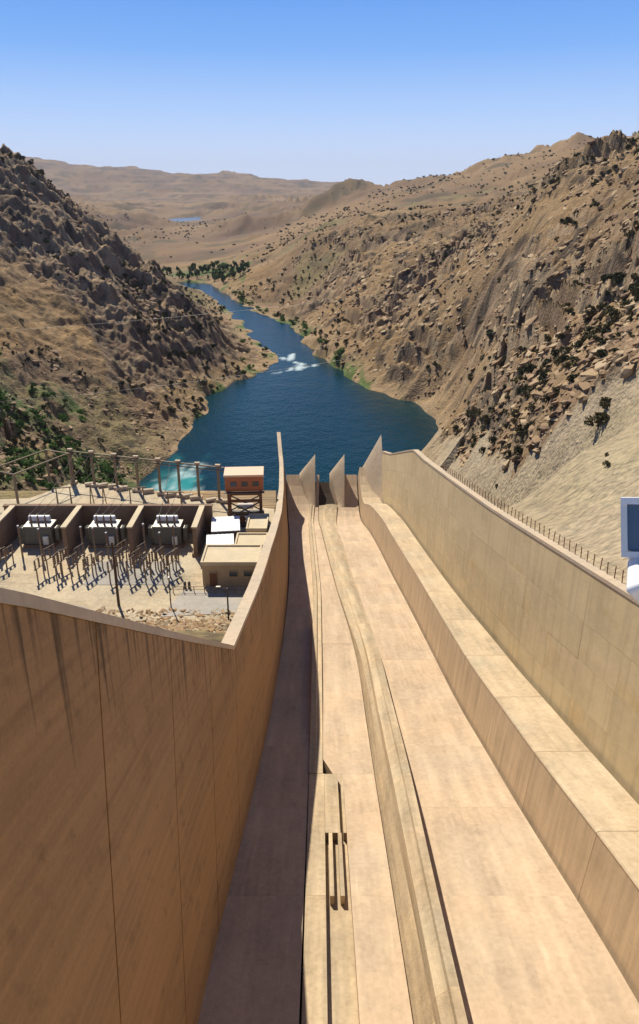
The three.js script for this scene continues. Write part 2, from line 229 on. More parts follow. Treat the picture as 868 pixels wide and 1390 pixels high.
// ------------------------------------------------------------------ terrain
const WATER = -110;
const CP = [ // [x, d, y]
  [30, 60, -27], [45, 70, -22], [60, 80, -14], [40, 110, -33], [56, 128, -28.8], [42, 153, -41.7], [45, 165, -45], [47, 220, -67], [30, 120, -38], [24, 160, -55], [27, 200, -67], [33, 240, -82], [49, 300, -98.5], [75, 100, -8], [110, 120, 10], [110, 180, -2], [150, 250, 30],
  [75, 175, -25.4], [96, 230, -18], [125, 310, 0], [157, 400, 19], [200, 420, 37], [143, 430, 16.5], [133, 460, 11], [126, 450, 4.5], [117, 470, -12], [94.5, 480, -33.6], [69, 520, -61], [42.5, 500, -82.5], [76, 290, -45], [64, 340, -80], [100, 300, -24], [66, 250, -52], [180, 520, 10], [160, 560, -20],
  [60, 375, -104], [27, 600, -81], [-2, 620, -102], [70, 600, -60], [90, 640, -45], [33, 750, -59], [-10, 780, -91], [125, 800, -27], [56, 900, -32], [-12, 900, -55], [-64, 900, -88], [223, 1100, -18], [142, 1200, -19], [300, 1000, 10],
  [421, 1500, 60], [339, 1700, 46], [277, 1800, 26], [135, 2200, 12], [600, 1500, 100], [400, 2400, 20], [20, 1500, -50], [-64, 2000, -72], [100, 1500, -25],
  [-206, 520, 22], [-183, 530, 6], [-146, 540, -27], [-107, 540, -54], [-69, 520, -86], [-49, 480, -103], [-150, 660, -75], [-200, 660, -35], [-260, 760, -30], [-260, 920, -70], [-320, 520, 75], [-250, 470, 38], [-148, 460, -36], [-108, 470, -68],
  [-175, 420, -33], [-143, 330, -58], [-121, 270, -72], [-132, 400, -58], [-113, 330, -81], [-100, 430, -75], [-87, 360, -96], [-70, 430, -99], [-58, 530, -104], [-80, 560, -92], [-97, 275, -91], [-97, 210, -74], [-74, 250, -100], [-78, 300, -103], [-190, 340, -30], [-170, 230, -45], [-110, 130, -55], [-60, 160, -72], [-52, 190, -95], [-100, 120, -52], [-200, 280, -20], [-80, 170, -68],
  [-138, 960, -107], [-330, 1100, -105], [-150, 1077, -106], [-247, 1395, -106], [-205, 1600, -104], [-445, 2000, -100], [-700, 2000, -85], [-603, 3573, -109], [-500, 1400, -80], [-420, 1000, -60], [-300, 2600, -98], [0, 2600, -75],
  [-900, 3000, -85], [-1100, 3600, -75], [-300, 4000, -70], [-1500, 5000, -60], [-700, 5000, -60], [0, 5000, -40], [-470, 6000, -18], [600, 5000, 10], [900, 3500, 60],
  [-3177, 9000, 320], [-2354, 9000, 275], [-1690, 9000, 185], [-1197, 9000, 205], [-284, 9000, 121], [385, 9000, 50], [1500, 9000, 20], [3000, 9000, 100], [-3800, 9000, 330], [-3000, 13000, 150], [0, 13000, 50], [2500, 13000, 60], [-2000, 7000, 20], [-1000, 7000, 10], [0, 7000, 0], [-5000, 8000, 300], [3500, 6000, 100],
];
const toUW = (x, d) => [x / (d + 50), Math.log(d + 50) * .55];
const N = CP.length, cu = CP.map(p => toUW(p[0], p[1])), cv = CP.map(p => p[2] / (p[1] + 50)); // interpolate the rise angle
const phi = r2 => r2 < 1e-12 ? 0 : r2 * Math.log(r2);
const W = (() => { const n = N + 3, A = []; for (let i = 0; i < n; i++) A.push(new Float64Array(n + 1));
  for (let i = 0; i < N; i++) { for (let j = 0; j < N; j++) { const du = cu[i][0] - cu[j][0], dv = cu[i][1] - cu[j][1]; A[i][j] = phi(du * du + dv * dv); } A[i][i] += .0008; A[i][N] = 1; A[i][N + 1] = cu[i][0]; A[i][N + 2] = cu[i][1]; A[N][i] = 1; A[N + 1][i] = cu[i][0]; A[N + 2][i] = cu[i][1]; A[i][n] = cv[i]; }
  for (let c = 0; c < n; c++) { let p = c; for (let r = c + 1; r < n; r++) if (Math.abs(A[r][c]) > Math.abs(A[p][c])) p = r; [A[c], A[p]] = [A[p], A[c]]; for (let r = c + 1; r < n; r++) { const f = A[r][c] / A[c][c]; if (f) for (let k = c; k <= n; k++) A[r][k] -= f * A[c][k]; } }
  const w = new Float64Array(n); for (let r = n - 1; r >= 0; r--) { let s = A[r][n]; for (let k = r + 1; k < n; k++) s -= A[r][k] * w[k]; w[r] = s / A[r][r]; } return w; })();
function tpsExact(x, d) { const u = x / (d + 50), v = Math.log(d + 50) * .55; let s = W[N] + W[N + 1] * u + W[N + 2] * v; for (let i = 0; i < N; i++) { const du = u - cu[i][0], dv = v - cu[i][1], r2 = du * du + dv * dv; if (r2 > 1e-12) s += W[i] * r2 * Math.log(r2); } return s * (d + 50); }
const TN = 260, TU = .75, TV0 = Math.log(50) * .55, TV1 = Math.log(16000) * .55, TT = new Float64Array((TN + 1) * (TN + 1));
for (let j = 0; j <= TN; j++) for (let i = 0; i <= TN; i++) { const v = TV0 + (TV1 - TV0) * j / TN, dd = Math.exp(v / .55) - 50, u = (i / TN * 2 - 1) * TU; TT[j * (TN + 1) + i] = tpsExact(u * (dd + 50), dd) / (dd + 50); }
function tps(x, d) { const fu = Math.min(TN - .001, Math.max(0, (x / (d + 50) / TU + 1) / 2 * TN)), fv = Math.min(TN - .001, Math.max(0, (Math.log(d + 50) * .55 - TV0) / (TV1 - TV0) * TN)); const i = Math.floor(fu), j = Math.floor(fv), a = fu - i, b = fv - j, k = j * (TN + 1) + i; return (TT[k] * (1 - a) * (1 - b) + TT[k + 1] * a * (1 - b) + TT[k + TN + 1] * (1 - a) * b + TT[k + TN + 2] * a * b) * (d + 50); }
const leftBank = [[-36, 128], [-55, 210], [-73, 279], [-64, 319], [-62, 355], [-64, 404], [-54, 440], [-43, 476], [-30, 508], [-46, 575], [-69, 668], [-105, 790], [-140, 905], [-240, 960], [-420, 990]];
const rightBank = [[-420, 1060], [-230, 1030], [-140, 985], [-113, 895], [-70, 758], [-22, 649], [-2, 538], [17, 468], [41, 413], [56, 400], [61, 370], [54, 332], [43, 310], [28, 240], [21, 214], [21, 128]];
const RIVER = [...leftBank, ...rightBank];
function riverDist(x, d) { // > 0 outside
  let inside = false, m = 1e9; for (let i = 0, j = RIVER.length - 1; i < RIVER.length; j = i++) { const [xi, yi] = RIVER[i], [xj, yj] = RIVER[j]; if ((yi > d) !== (yj > d) && x < (xj - xi) * (d - yi) / (yj - yi) + xi) inside = !inside; const ex = xj - xi, ey = yj - yi; let t = ((x - xi) * ex + (d - yi) * ey) / (ex * ex + ey * ey); t = Math.min(1, Math.max(0, t)); const q = Math.hypot(x - xi - t * ex, d - yi - t * ey); if (q < m) m = q; } return inside ? -m : m; }
const yardY = -51;
const bareMask = (x, d) => { // graded earth slope behind the right-hand wall
  if (d > 345) return 0; const lim = pl([[0, 70], [60, 62], [128, 57], [150, 50], [165, 47], [220, 48], [300, 51], [345, 52]])(d) + 3 * vn(d * .11, 3.3) + 1.5 * vn(d * .5, 9); return 1 - sst(lim - 1.2, lim + 1.2, x); };
function info(x, d) {
  let base = tps(x, d), rd = d < 1150 ? riverDist(x + 5 * vn(x * .06, d * .06) * sst(230, 330, d), d + 5 * vn(x * .06 + 50, d * .06) * sst(230, 330, d)) : 1e3;
  const right = x > 0 && d < 345 && x > xRt(Math.min(d, 206)) - 2, bare = x > 0 && d < 345 ? bareMask(x, d) : 0;
  // amount of rock
  let rock;
  if (x > -30 && d < 640 || x > 40 * sst(600, 900, d) - 30 && d < 900) rock = .75 + .5 * fbm(x * .02 + 4, d * .012, 3);
  else if (d < 620) rock = .62 + .6 * fbm(x * .018, d * .014 + 8, 3) ;
  else rock = .3 + .6 * fbm(x * .006, d * .004, 3);
  rock = Math.min(1.2, Math.max(0, rock)) * (1 - bare);
  const low = d < 900 ? sst(2, 26, rd) : sst(-60, 60, base + 90);
  const near = d < 700 ? 1 : Math.max(.25, 1 - (d - 700) / 2500);
  let y = base, crag = 0;
  if (d < 1600) {
    const a = near * (.25 + .75 * low) * (1 - bare) * (d > 600 ? 1 + sst(600, 1000, d) * .9 : 1);
    y += a * 5.5 * fbm(x * .022, d * .018, 4) + (x < -20 && d < 620 ? a * 2.2 * ridged(x * .075 + 6, d * .07, 4) : 0);
    // ledges of layered rock dipping to the river
    const dip = base + .32 * x * Math.sign(x) * .2 + 10 * fbm(x * .011 + 5, d * .011, 3) + .06 * d, st = 6 + 5 * hash(Math.floor(x / 70 + .6 * vn(d * .02, 5)), 3), k = dip / st, fr = k - Math.floor(k), led = (sst(.35, .62, fr) - fr) * st;
    { const k2 = dip / 2.7 + .8 * vn(x * .07, d * .07), f2 = k2 - Math.floor(k2); if (x > 0 && d < 640) y += a * rock * 1.5 * (sst(.3, .6, f2) - f2) * Math.max(0, .6 + fbm(x * .05, d * .05 + 6, 2)); }
    y += a * rock * (x > 0 && d < 640 ? 1.35 : .75) * led * Math.max(0, fbm(x * .035 + 9, d * .03, 3) * 2.2 + .35);
    y += a * rock * 3.4 * ridged(x * .05, d * .045, 5);
    // crags of the hill across from the chute
    if (x < -20 && d > 220 && d < 660) { const cr = sst(-22, 16, d - 432 + 75 * sst(-150, -88, x) - 16 * fbm(x * .03, d * .03, 3)) * sst(5, 26, rd); crag = cr; y += cr * (8.5 * ridged((x + d * .5) * .024, (d - x * .3) * .034, 5) - 5.5 + 2.6 * ridged(x * .11 + 4, d * .12, 3)); }
    else if (x > -40 && d > 200 && d < 1000) { const pt = sst(.0, .28, fbm(x * .013 + 7, d * .011, 3) + .06) * (1 - bare) * sst(6, 30, rd) * sst(1000, 800, d); crag = pt * .8; y += pt * (10 * ridged((x - d * .35) * .026 + 3, (d + x * .4) * .032, 5) - 4.5 + 2.6 * ridged(x * .12 + 9, d * .13, 3)); y += a * rock * 1.3 * (ridged(x * .09 + 3, d * .1, 4) - .2); }
    y += a * (.3 + rock) * (.8 * fbm(x * .35, d * .3, 3) + .9 * Math.max(0, ridged(x * .2 + 7, d * .22, 3)) * (d < 620 ? 1 : 0));
    // small blocks
    const cx = x * .22 + .5 * vn(x * .1, d * .1), cy = d * .17; const b = hash(Math.floor(cx), Math.floor(cy)); y += a * rock * 1.5 * (b > .62 ? (b - .62) * 2.6 : 0) * sst(0, .22, cx - Math.floor(cx)) * sst(1, .8, cx - Math.floor(cx)) * sst(0, .2, cy - Math.floor(cy)) * sst(1, .8, cy - Math.floor(cy));
  } else {
    const a = sst(1600, 3000, d);
    y += 42 * Math.max(-.1, ridged(x * .0042 + 2, d * .0026, 4) + .1) * sst(-111, -98, base) * sst(1600, 1900, d) * sst(6500, 4500, d) * (1 - .75 * Math.exp(-(((x / d + .169) / .032) ** 2))) + (1 - a) * 14 * fbm(x * .006, d * .004, 5) + a * (24 + sst(4000, 9000, d) * 50) * fbm(x * .0018, d * .0011, 5) * sst(-112, -60, base) + 6 * ridged(x * .004, d * .003, 3) * sst(-108, -80, base);
    const k = y / 45, fr = k - Math.floor(k); y += a * .45 * 45 * (sst(.3, .55, fr) - fr) * sst(-100, -60, base);
  }
  if (bare > 0 && right) y += bare * (.25 * fbm(x * .3, d * .1, 3) + .5 * fbm(x * .06, d * .03, 2));
  // meet the right-hand wall
  if (x > 0 && d < 300) { const xr = xRt(Math.min(d, 206)), yw = d < 206 ? yRt(d) : -71 - (d - 206) * .34; const t = sst(.6, 14, x - xr); y = lerp(yw - .9 - .25 * sst(.2, 1.4, x - xr) * sst(3.5, 1.5, x - xr), y, t); if (x < xr + 1.15) y = Math.min(y, d < END ? floorY(d) - 4 : yw - 3); }
  // river bed and banks
  if (d < 1150) { if (rd < 0) y = WATER - .3 - Math.min(8, -rd * .35); else { y = Math.max(y, WATER + .1 + Math.min(1.2, rd * .12)); const cap = WATER + .4 + rd * (d > 250 && x > -20 && x < 80 && d < 640 ? 1.15 : x < -15 && d > 425 && d < 640 ? .28 : .75) + .9 * Math.max(0, fbm(x * .2, d * .2, 2)) * Math.min(3, rd * .3); if (rd < 40) y = Math.min(y, lerp(cap, y, sst(4, 40, rd))); } }
  const lk = Math.hypot((x + 610 + 30 * vn(d * .006, 2)) / 58, (d - 3560) / 300) + .35 * vn(x * .02, d * .006); if (lk < 1.6) y = lerp(-114, y, sst(1, 1.6, lk));
  // platform under the switchyard and the bank in front of it
  if (x < -4 && d < 134) { const e = d > 82 ? yardY - .5 : d > 46 ? yardY - .5 + .545 * (82 - d) : yardY - .5 + .545 * 36 + .72 * (46 - d); const emb = Math.min(e + (d < 82 ? .5 * fbm(x * .4, d * .4, 3) : 0), yLt(Math.max(1, d)) - .7 + .4 * sst(0, -6, x + 9)); const t = sst(-62, -90, x); y = d < 128 ? lerp(d > 82 ? yardY - 1 : emb, y, t) : lerp(yardY - 4, y, Math.max(t, sst(128, 134, d))); }
  if (x > -13 && x < 0 + (d < END ? xRt(Math.min(END, d)) : 0) && d < 226) { const f = d < END ? floorY(d) - 4 : -112; y = x > xLt(Math.min(d, END)) - 1 ? Math.min(y, f) : y; }
  return { y, rock, bare, rd, base, low, crag };
}
const C = { sand: [.40, .265, .13], ochre: [.35, .212, .08], rock: [.23, .145, .085], pale: [.43, .31, .185], dark: [.042, .029, .02], grass: [.26, .225, .09], earth: [.43, .335, .225], brown: [.165, .10, .062], green: [.10, .155, .035], far: [.165, .098, .066] };
const mixc = (a, b, t) => { t = Math.min(1, Math.max(0, t)); return [a[0] + (b[0] - a[0]) * t, a[1] + (b[1] - a[1]) * t, a[2] + (b[2] - a[2]) * t]; };
const greenMask = (x, d, base) => x < -45 && d > 135 && d < 310 ? sst(-.02, .25, fbm(x * .05 + 2, d * .045, 4) + .38 - Math.abs(base + 86) * .016) : 0;
function groundColour(x, d, q, slope) {
  const n1 = fbm(x * .05, d * .04, 4), n2 = fbm(x * .3 + 70, d * .22, 3), n3 = fbm(x * .012 + 3, d * .01, 3);
  if (d > 1300) { let c = mixc(mixc(C.sand, C.ochre, .5 + .8 * fbm(x * .0035, d * .002, 4)), C.brown, .62 + .6 * fbm(x * .005 + 9, d * .003, 4)); c = mixc(c, [.09, .075, .04], sst(.05, .4, fbm(x * .011 + 5, d * .006, 4)) * .7); return c; }
  let c = mixc(C.sand, C.ochre, .5 + .8 * n1);
  c = mixc(c, C.brown, .55 + .7 * n3);
  c = mixc(c, C.grass, sst(.05, .45, n3 + .4 * n1) * .6);
  const rk = Math.max(sst(.45, 1.1, q.rock * (.55 + .75 * slope) + .35 * n2 + .15 * n1), sst(.35, .7, q.crag + .5 * n1 + .35 * n2));
  let rc = mixc(C.rock, C.pale, sst(-.2, .5, n2 + .1));
  { rc = mixc(rc, C.dark, sst(0, .5, n1 + n2 * .6) * .5); c = mixc(c, [.09, .075, .04], sst(.1, .45, fbm(x * .045 + 8, d * .03, 4)) * .5); }
  c = mixc(c, rc, rk);
  c = mixc(c, C.dark, sst(.2, .5, fbm(x * .16 + 20, d * .12 + 4, 3)) * .8 * (1 - q.bare) * sst(.1, .5, q.rock));
  if (q.bare > 0) { let e = mixc(C.earth, [.47, .38, .25], .5 + n1); e = mixc(e, [.35, .27, .18], sst(.1, .5, fbm(x * .05 + d * .16, d * .02 - x * .2, 3)) * .5); e = mixc(e, C.grass, sst(.2, .5, n3 + n2 * .3) * .25); c = mixc(c, e, q.bare); }
  if (q.rd < 22 && q.rd > -2) { c = mixc(c, mixc(C.pale, C.sand, .5 + n2), sst(16, 3, q.rd) * .7); c = mixc(c, C.green, sst(.0, .3, n1 + .3 * n2 + (d > 430 && d < 700 ? .12 : -.16)) * sst(12, 3, q.rd)); }
  if (d > 900 && d < 1250 && x < -90 && x > -330) c = mixc(c, C.green, sst(-.1, .2, n1) * .8 * sst(1250, 1150, d));
  if (x < -45) c = mixc(c, C.green, greenMask(x, d, q.base) * (.75 + .4 * n2));
  return c;
}
{
  const cols = 720, rowsD = []; let d = 16; while (d < 15000) { rowsD.push(d); d += d < 130 ? Math.max(.9, d * .011) : d < 600 ? 1.05 + (d - 130) * .0012 : d < 1300 ? d * .0042 : d * .012; }
  const R = rowsD.length, pos = new Float32Array(cols * R * 3), col = new Float32Array(cols * R * 3), uv = new Float32Array(cols * R * 2), Q = [];
  const sOf = i => { const t = i / (cols - 1) * 2 - 1; return .64 * t * (.86 + .14 * t * t); };
  for (let j = 0; j < R; j++) for (let i = 0; i < cols; i++) { const dd = rowsD[j], x = sOf(i) * (dd + 24), q = info(x, dd), k = j * cols + i; Q.push(q); pos[k * 3] = x; pos[k * 3 + 1] = q.y; pos[k * 3 + 2] = -dd; uv[k * 2] = x + .75 * q.y * Math.tanh(x / 40); uv[k * 2 + 1] = dd; }
  const idx = new Uint32Array((cols - 1) * (R - 1) * 6); let w = 0;
  for (let j = 0; j + 1 < R; j++) for (let i = 0; i + 1 < cols; i++) { const a = j * cols + i, b = a + 1, c = a + cols, e = c + 1; idx[w++] = a; idx[w++] = b; idx[w++] = e; idx[w++] = a; idx[w++] = e; idx[w++] = c; }
  const g = new THREE.BufferGeometry(); g.setAttribute('position', new THREE.BufferAttribute(pos, 3)); g.setAttribute('uv', new THREE.BufferAttribute(uv, 2)); g.setIndex(new THREE.BufferAttribute(idx, 1)); g.computeVertexNormals();
  const nn = g.attributes.normal;
  for (let k = 0; k < cols * R; k++) { const c = groundColour(pos[k * 3], -pos[k * 3 + 2], Q[k], 1 - Math.abs(nn.getY(k))); col[k * 3] = c[0]; col[k * 3 + 1] = c[1]; col[k * 3 + 2] = c[2]; }
  g.setAttribute('color', new THREE.BufferAttribute(col, 3));
  const m = mesh('hills', g, M.terrain); tag(m, 'rocky brown valley sides, graded earth slope and distant hills', null, null, 'structure');
  console.log('terrain', cols, R);
}

// ------------------------------------------------------------------ water
{
  const nW = wrapn(6, 6, 5), nF = wrapn(20, 20, 4);
  const bump = tex(512, 512, (u, v) => .5 + .35 * nW(u, v) + .15 * nF(u, v), [1 / 18, 1 / 26], false);
  M.water = new THREE.MeshPhysicalMaterial({ vertexColors: true, roughness: .16, bumpMap: bump, bumpScale: .5, specularIntensity: .22 });
  const x0 = -440, x1 = 80, d0 = 124, d1 = 1080, st = 2.2, nx = Math.round((x1 - x0) / st), nd = Math.round((d1 - d0) / st);
  const g = new THREE.PlaneGeometry(1, 1, nx, nd), p = g.attributes.position, col = new Float32Array(p.count * 3), uv = g.attributes.uv;
  for (let j = 0; j <= nd; j++) for (let i = 0; i <= nx; i++) { const k = j * (nx + 1) + i, x = x0 + (x1 - x0) * i / nx, d = d1 - (d1 - d0) * j / nd; 
    // rapids
    const s = (d - 478) / 80, line = -14 - 20 * (s - .1) * .6 + 5 * vn(d * .06, 1), wdt = 4 + 5 * s; let f = 0;
    if (s > 0 && s < 1) f = Math.exp(-(((x - line) / wdt) ** 2)) * sst(0, .1, s) * sst(1, .5, s);
    const bar2 = Math.exp(-(((d - 492 - (x + 10) * .9) / 5) ** 2)) * sst(-36, -26, x) * sst(6, -4, x) * .8; f = Math.max(f, bar2);
    const n = fbm(x * .16 + 3, d * .045, 4), foam = sst(.5, .95, f * 1.0 + .75 * fbm(x * .3 + 3, d * .09, 4) - .05) ;
    const o = Math.exp(-(((x + 57) / 17) ** 2) - (((d - 262) / 55) ** 2)), tq = sst(.42, .95, o + .45 * fbm(x * .09, d * .05, 4)), tf = sst(.72, 1.1, o + .6 * fbm(x * .2 + 9, d * .09, 4));
    let c = mixc([.002, .025, .037], [.003, .034, .043], .5 + .8 * fbm(x * .02, d * .015, 3)); c = mixc(c, [.03, .26, .27], tq); c = mixc(c, [.6, .72, .72], Math.max(foam, tf * .8));
    const rag = sst(.6, .9, n + .12) * sst(-14, -2, riverDist(x, d)) * .15; c = mixc(c, [.3, .36, .3], rag);
    col.set(c, k * 3); p.setXYZ(k, x, WATER + foam * .7 * (.5 + fbm(x * .4, d * .3, 2)) + tf * .3 * n + .12 * fbm(x * .05, d * .08, 2), -d); uv.setXY(k, x, d); }
  g.setAttribute('color', new THREE.BufferAttribute(col, 3)); g.computeVertexNormals();
  const m = mesh('river', g, M.water); tag(m, 'deep blue river pool with a white rapid beyond it', null, null, 'structure');
  const lake = new THREE.PlaneGeometry(380, 1000); lake.rotateX(-Math.PI / 2); lake.translate(-600, -109.5, -3560);
  const ml = mesh('distant_water', lake, std(.01, .045, .09, .2)); tag(ml, 'small patch of blue water far up the valley', null, null, 'structure');
}
const gy = (x, d) => info(x, d).y;

// ------------------------------------------------------------------ dam crest behind the camera
{
  const g = new THREE.Group(); g.name = numbered('dam_crest'); g.userData.kind = 'structure'; scene.add(g);
  mesh('deck', box(80, .8, 8, 0, -2.05, 3.2), M.road, g);
  mesh('dam_face', box(80, 44, 7, 0, -24.6, 3.9), M.rightWall, g);
}

// ------------------------------------------------------------------ switchyard platform
{
  const sh = new THREE.Shape([[-78, 80.5], [-6.9, 80.5], [-7.2, 100], [-7.8, 117], [-46.5, 129.5], [-52, 122], [-78, 119]].map(p => new THREE.Vector2(...p)));
  const g = new THREE.ExtrudeGeometry(sh, { depth: 58, bevelEnabled: false }); g.rotateX(-Math.PI / 2); g.translate(0, yardY - 58, 0); // shape y becomes -z
  const m = mesh('yard_ground', g, M.yard); tag(m, 'pale dusty concrete platform of the switchyard', null, null, 'structure');
  const strip = (name, pts, mat, dy, label) => { const s = new THREE.Shape(pts.map(p => new THREE.Vector2(...p))); const q = new THREE.ExtrudeGeometry(s, { depth: .05, bevelEnabled: false }); q.rotateX(-Math.PI / 2); q.translate(0, yardY + dy, 0); tag(mesh(name, q, mat), label, null, null, 'structure'); };
  strip('road', [[-60, 88.5], [-44, 88.5], [-37, 86.6], [-31, 84.6], [-27, 81.5], [-60, 81.5]], M.road, .004, 'grey concrete service road curving along the wall top');
  strip('road', [[-20.6, 82.2], [-10.5, 83.2], [-10.2, 87], [-18.6, 89.4]], M.road, .004, 'grey paved apron in front of the tan block building');
  strip('pavement', [[-33, 90.5], [-20, 90.5], [-20.5, 97.5], [-33, 97.5]], concrete(.36, .33, .29, .02), .004, 'grey gravel pad under the disconnect switches');
}
const Y0 = yardY;
const B3 = (name, label, cat, grp, x, d, turn) => group(name, label, cat, grp, [x, Y0, -d], turn);
// pale blocks along the water side of the platform
for (let i = 0; i < 12; i++) { const t = i / 11, x = lerp(-43, -17, t) + rr(-.5, .5), d = lerp(128.2, 119.8, t) + rr(-.2, .2); const m = mesh('kerb_block', new RoundedBoxGeometry(rr(1.2, 2.2), rr(.5, .9), .9, 1, .15), M.coping); m.position.set(x, Y0 + .35, -d); m.rotation.y = rr(-.2, .2) + .3; tag(m, 'pale concrete block on the platform edge above the tailwater', 'concrete block', 'edge blocks'); }
// transformer bays: rear wall, fire walls, transformers
{
  const b = B3('blast_wall', 'long dark brown wall behind the transformers', 'blast wall', null, -33.6, 107.6); mesh('wall', box(33, 4.6, .6, 0, 2.3, 0), M.fireWall, b); mesh('cap', box(33.2, .25, .8, 0, 4.73, 0), M.fireWall, b);
  const xs = [-48.6, -38, -28.2, -18.6], names = ['brown concrete fire wall at the end of the transformer row farthest from the chute', 'reddish brown fire wall between the first and second transformers from the hillside', 'brown fire wall between the second and third transformers from the hillside', 'tan fire wall at the chute end of the transformer row'];
  xs.forEach((x, i) => { const f = B3('fire_wall', names[i], 'fire wall', 'fire walls', x, 103.2); mesh('wall', box(.6, 4.7, 8, 0, 2.35, 0), M.fireWall, f); mesh('cap', box(.85, .2, 8.2, 0, 4.8, 0), M.roofTan, f); mesh('footing', box(1.1, .5, 8.3, 0, .25, 0), M.fireWall, f); });
  const t = B3('transformer', 'grey-black power transformer in the bay farthest from the chute', 'transformer', 'power transformers', -43.2, 103.6);
  mesh('tank', new RoundedBoxGeometry(4.2, 2.9, 2.6, 2, .1).translate(0, 1.9, 0), M.transformer, t); mesh('base', box(4.8, .45, 3.2, 0, .22, 0), M.fireWall, t);
  for (const s of [-1, 1]) { const rad = mesh('radiator', box(.12, 2.2, 1.1, s * 2.5, 1.9, .2), M.galv, t); for (let k = 0; k < 7; k++) mesh('fin', box(.55, 2.2, .05, s * 2.72, 1.9, -.35 + k * .18), M.transformer, rad); }
  { const c = new THREE.CylinderGeometry(.5, .5, 3.2, 16); c.rotateZ(Math.PI / 2); c.translate(-.2, 4.0, -.7); mesh('conservator', c, M.white, t); for (const bx of [-1.2, .9]) mesh('bracket', box(.15, .7, .6, bx, 3.5, -.7), M.steel, t); }
  for (const k of [-1, 0, 1]) { const pts = []; for (let j = 0; j <= 12; j++) pts.push(new THREE.Vector2(.1 + (j % 2) * .12 * (1 - j / 20), j * .13)); const bu = mesh('bushing', new THREE.LatheGeometry(pts, 10).translate(k * 1.1, 3.35, .5), M.porcelain, t); mesh('terminal', cyl(.06, .06, .35, k * 1.1, 4.9, .5, 6), M.galv, bu); }
  mesh('control_cabinet', new RoundedBoxGeometry(.8, 1.4, .4, 1, .04).translate(1.2, 1.3, 1.55), M.porcelainPale, t);
  mesh('lid', new RoundedBoxGeometry(4.3, .22, 2.7, 1, .05).translate(0, 3.4, 0), M.galv, t);
  const lab = ['', 'grey-black power transformer in the middle bay between two fire walls', 'grey-black power transformer in the bay nearest the white sheds'];
  [[-33.1, 103.6], [-23.4, 103.6]].forEach(([x, d], i) => copy(t, [x, Y0, -d], 0).userData.label = lab[i + 1]);
}
// disconnect switches
{
  const t = group('disconnect_switch', 'upright switch with three brown insulators on a steel stand', 'switch', 'disconnect switches in front of the transformers', [-29, Y0, -94]);
  for (const s of [-1, 1]) mesh('leg', box(.14, 1.9, .14, s * .75, .95, 0), M.steel, t); mesh('beam', box(2.3, .14, .2, 0, 1.95, 0), M.steel, t);
  for (const k of [-1, 0, 1]) { const pts = []; for (let j = 0; j <= 10; j++) pts.push(new THREE.Vector2(.08 + (j % 2) * .1, j * .14)); mesh('insulator', new THREE.LatheGeometry(pts, 8).translate(k * .9, 2.02, 0), M.porcelain, t); }
  mesh('blade', bar([-1, 3.5, 0], [1, 3.55, 0], .05), M.steel, t);
  const spots = []; for (let r = 0; r < 3; r++) for (let c = 0; c < 4; c++) spots.push([-29 + c * 2.5 + r * .3, 91.6 + r * 2.1]);
  for (let r = 0; r < 2; r++) for (let c = 0; c < 4; c++) spots.push([-39.3 + c * 2.3 + r * .3, 92.6 + r * 2.2]);
  for (let r = 0; r < 2; r++) for (let c = 0; c < 3; c++) spots.push([-50.2 + c * 2.2 + r * .3, 94.5 + r * 2.2]);
  spots.forEach(([x, d], i) => { if (!i) t.position.set(x, Y0, -d), t.rotation.y = 1.2; else copy(t, [x + rr(-.3, .3), Y0, -d + rr(-.3, .3)], 1.2 + rr(-.15, .15), [1, rr(.75, 1.15), 1]).userData.label = x > -30.5 ? 'upright switch with brown insulators on the grey pad' : x > -41 ? 'upright switch with brown insulators before the middle transformer' : 'upright switch with brown insulators before the transformer by the hillside'; });
  t.userData.label = 'upright switch with brown insulators on the grey pad';
  // taller single posts
  const p = group('bus_post', 'slim steel post carrying a stack of brown insulators', 'insulator post', 'insulator posts in the yard', [-40, Y0, -98]); mesh('column', cyl(.16, .12, 3.4, 0, 0, 0, 8), M.steel, p); { const pts = []; for (let j = 0; j <= 12; j++) pts.push(new THREE.Vector2(.08 + (j % 2) * .12, j * .14)); mesh('insulator', new THREE.LatheGeometry(pts, 8).translate(0, 3.4, 0), M.porcelain, p); } mesh('cap', cyl(.18, .14, .16, 0, 5.06, 0, 8), M.porcelainPale, p);
  [[-44.6, 99], [-41.5, 98.6], [-35.3, 98.8], [-33.4, 98.4], [-31.6, 98.7], [-25.8, 98], [-23.6, 98.3], [-21.6, 98.6], [-29.8, 98.2]].forEach(([x, d], i) => i ? copy(p, [x, Y0, -d], 0, [1, rr(.8, 1.15), 1]) : p.position.set(x, Y0, -d));
}
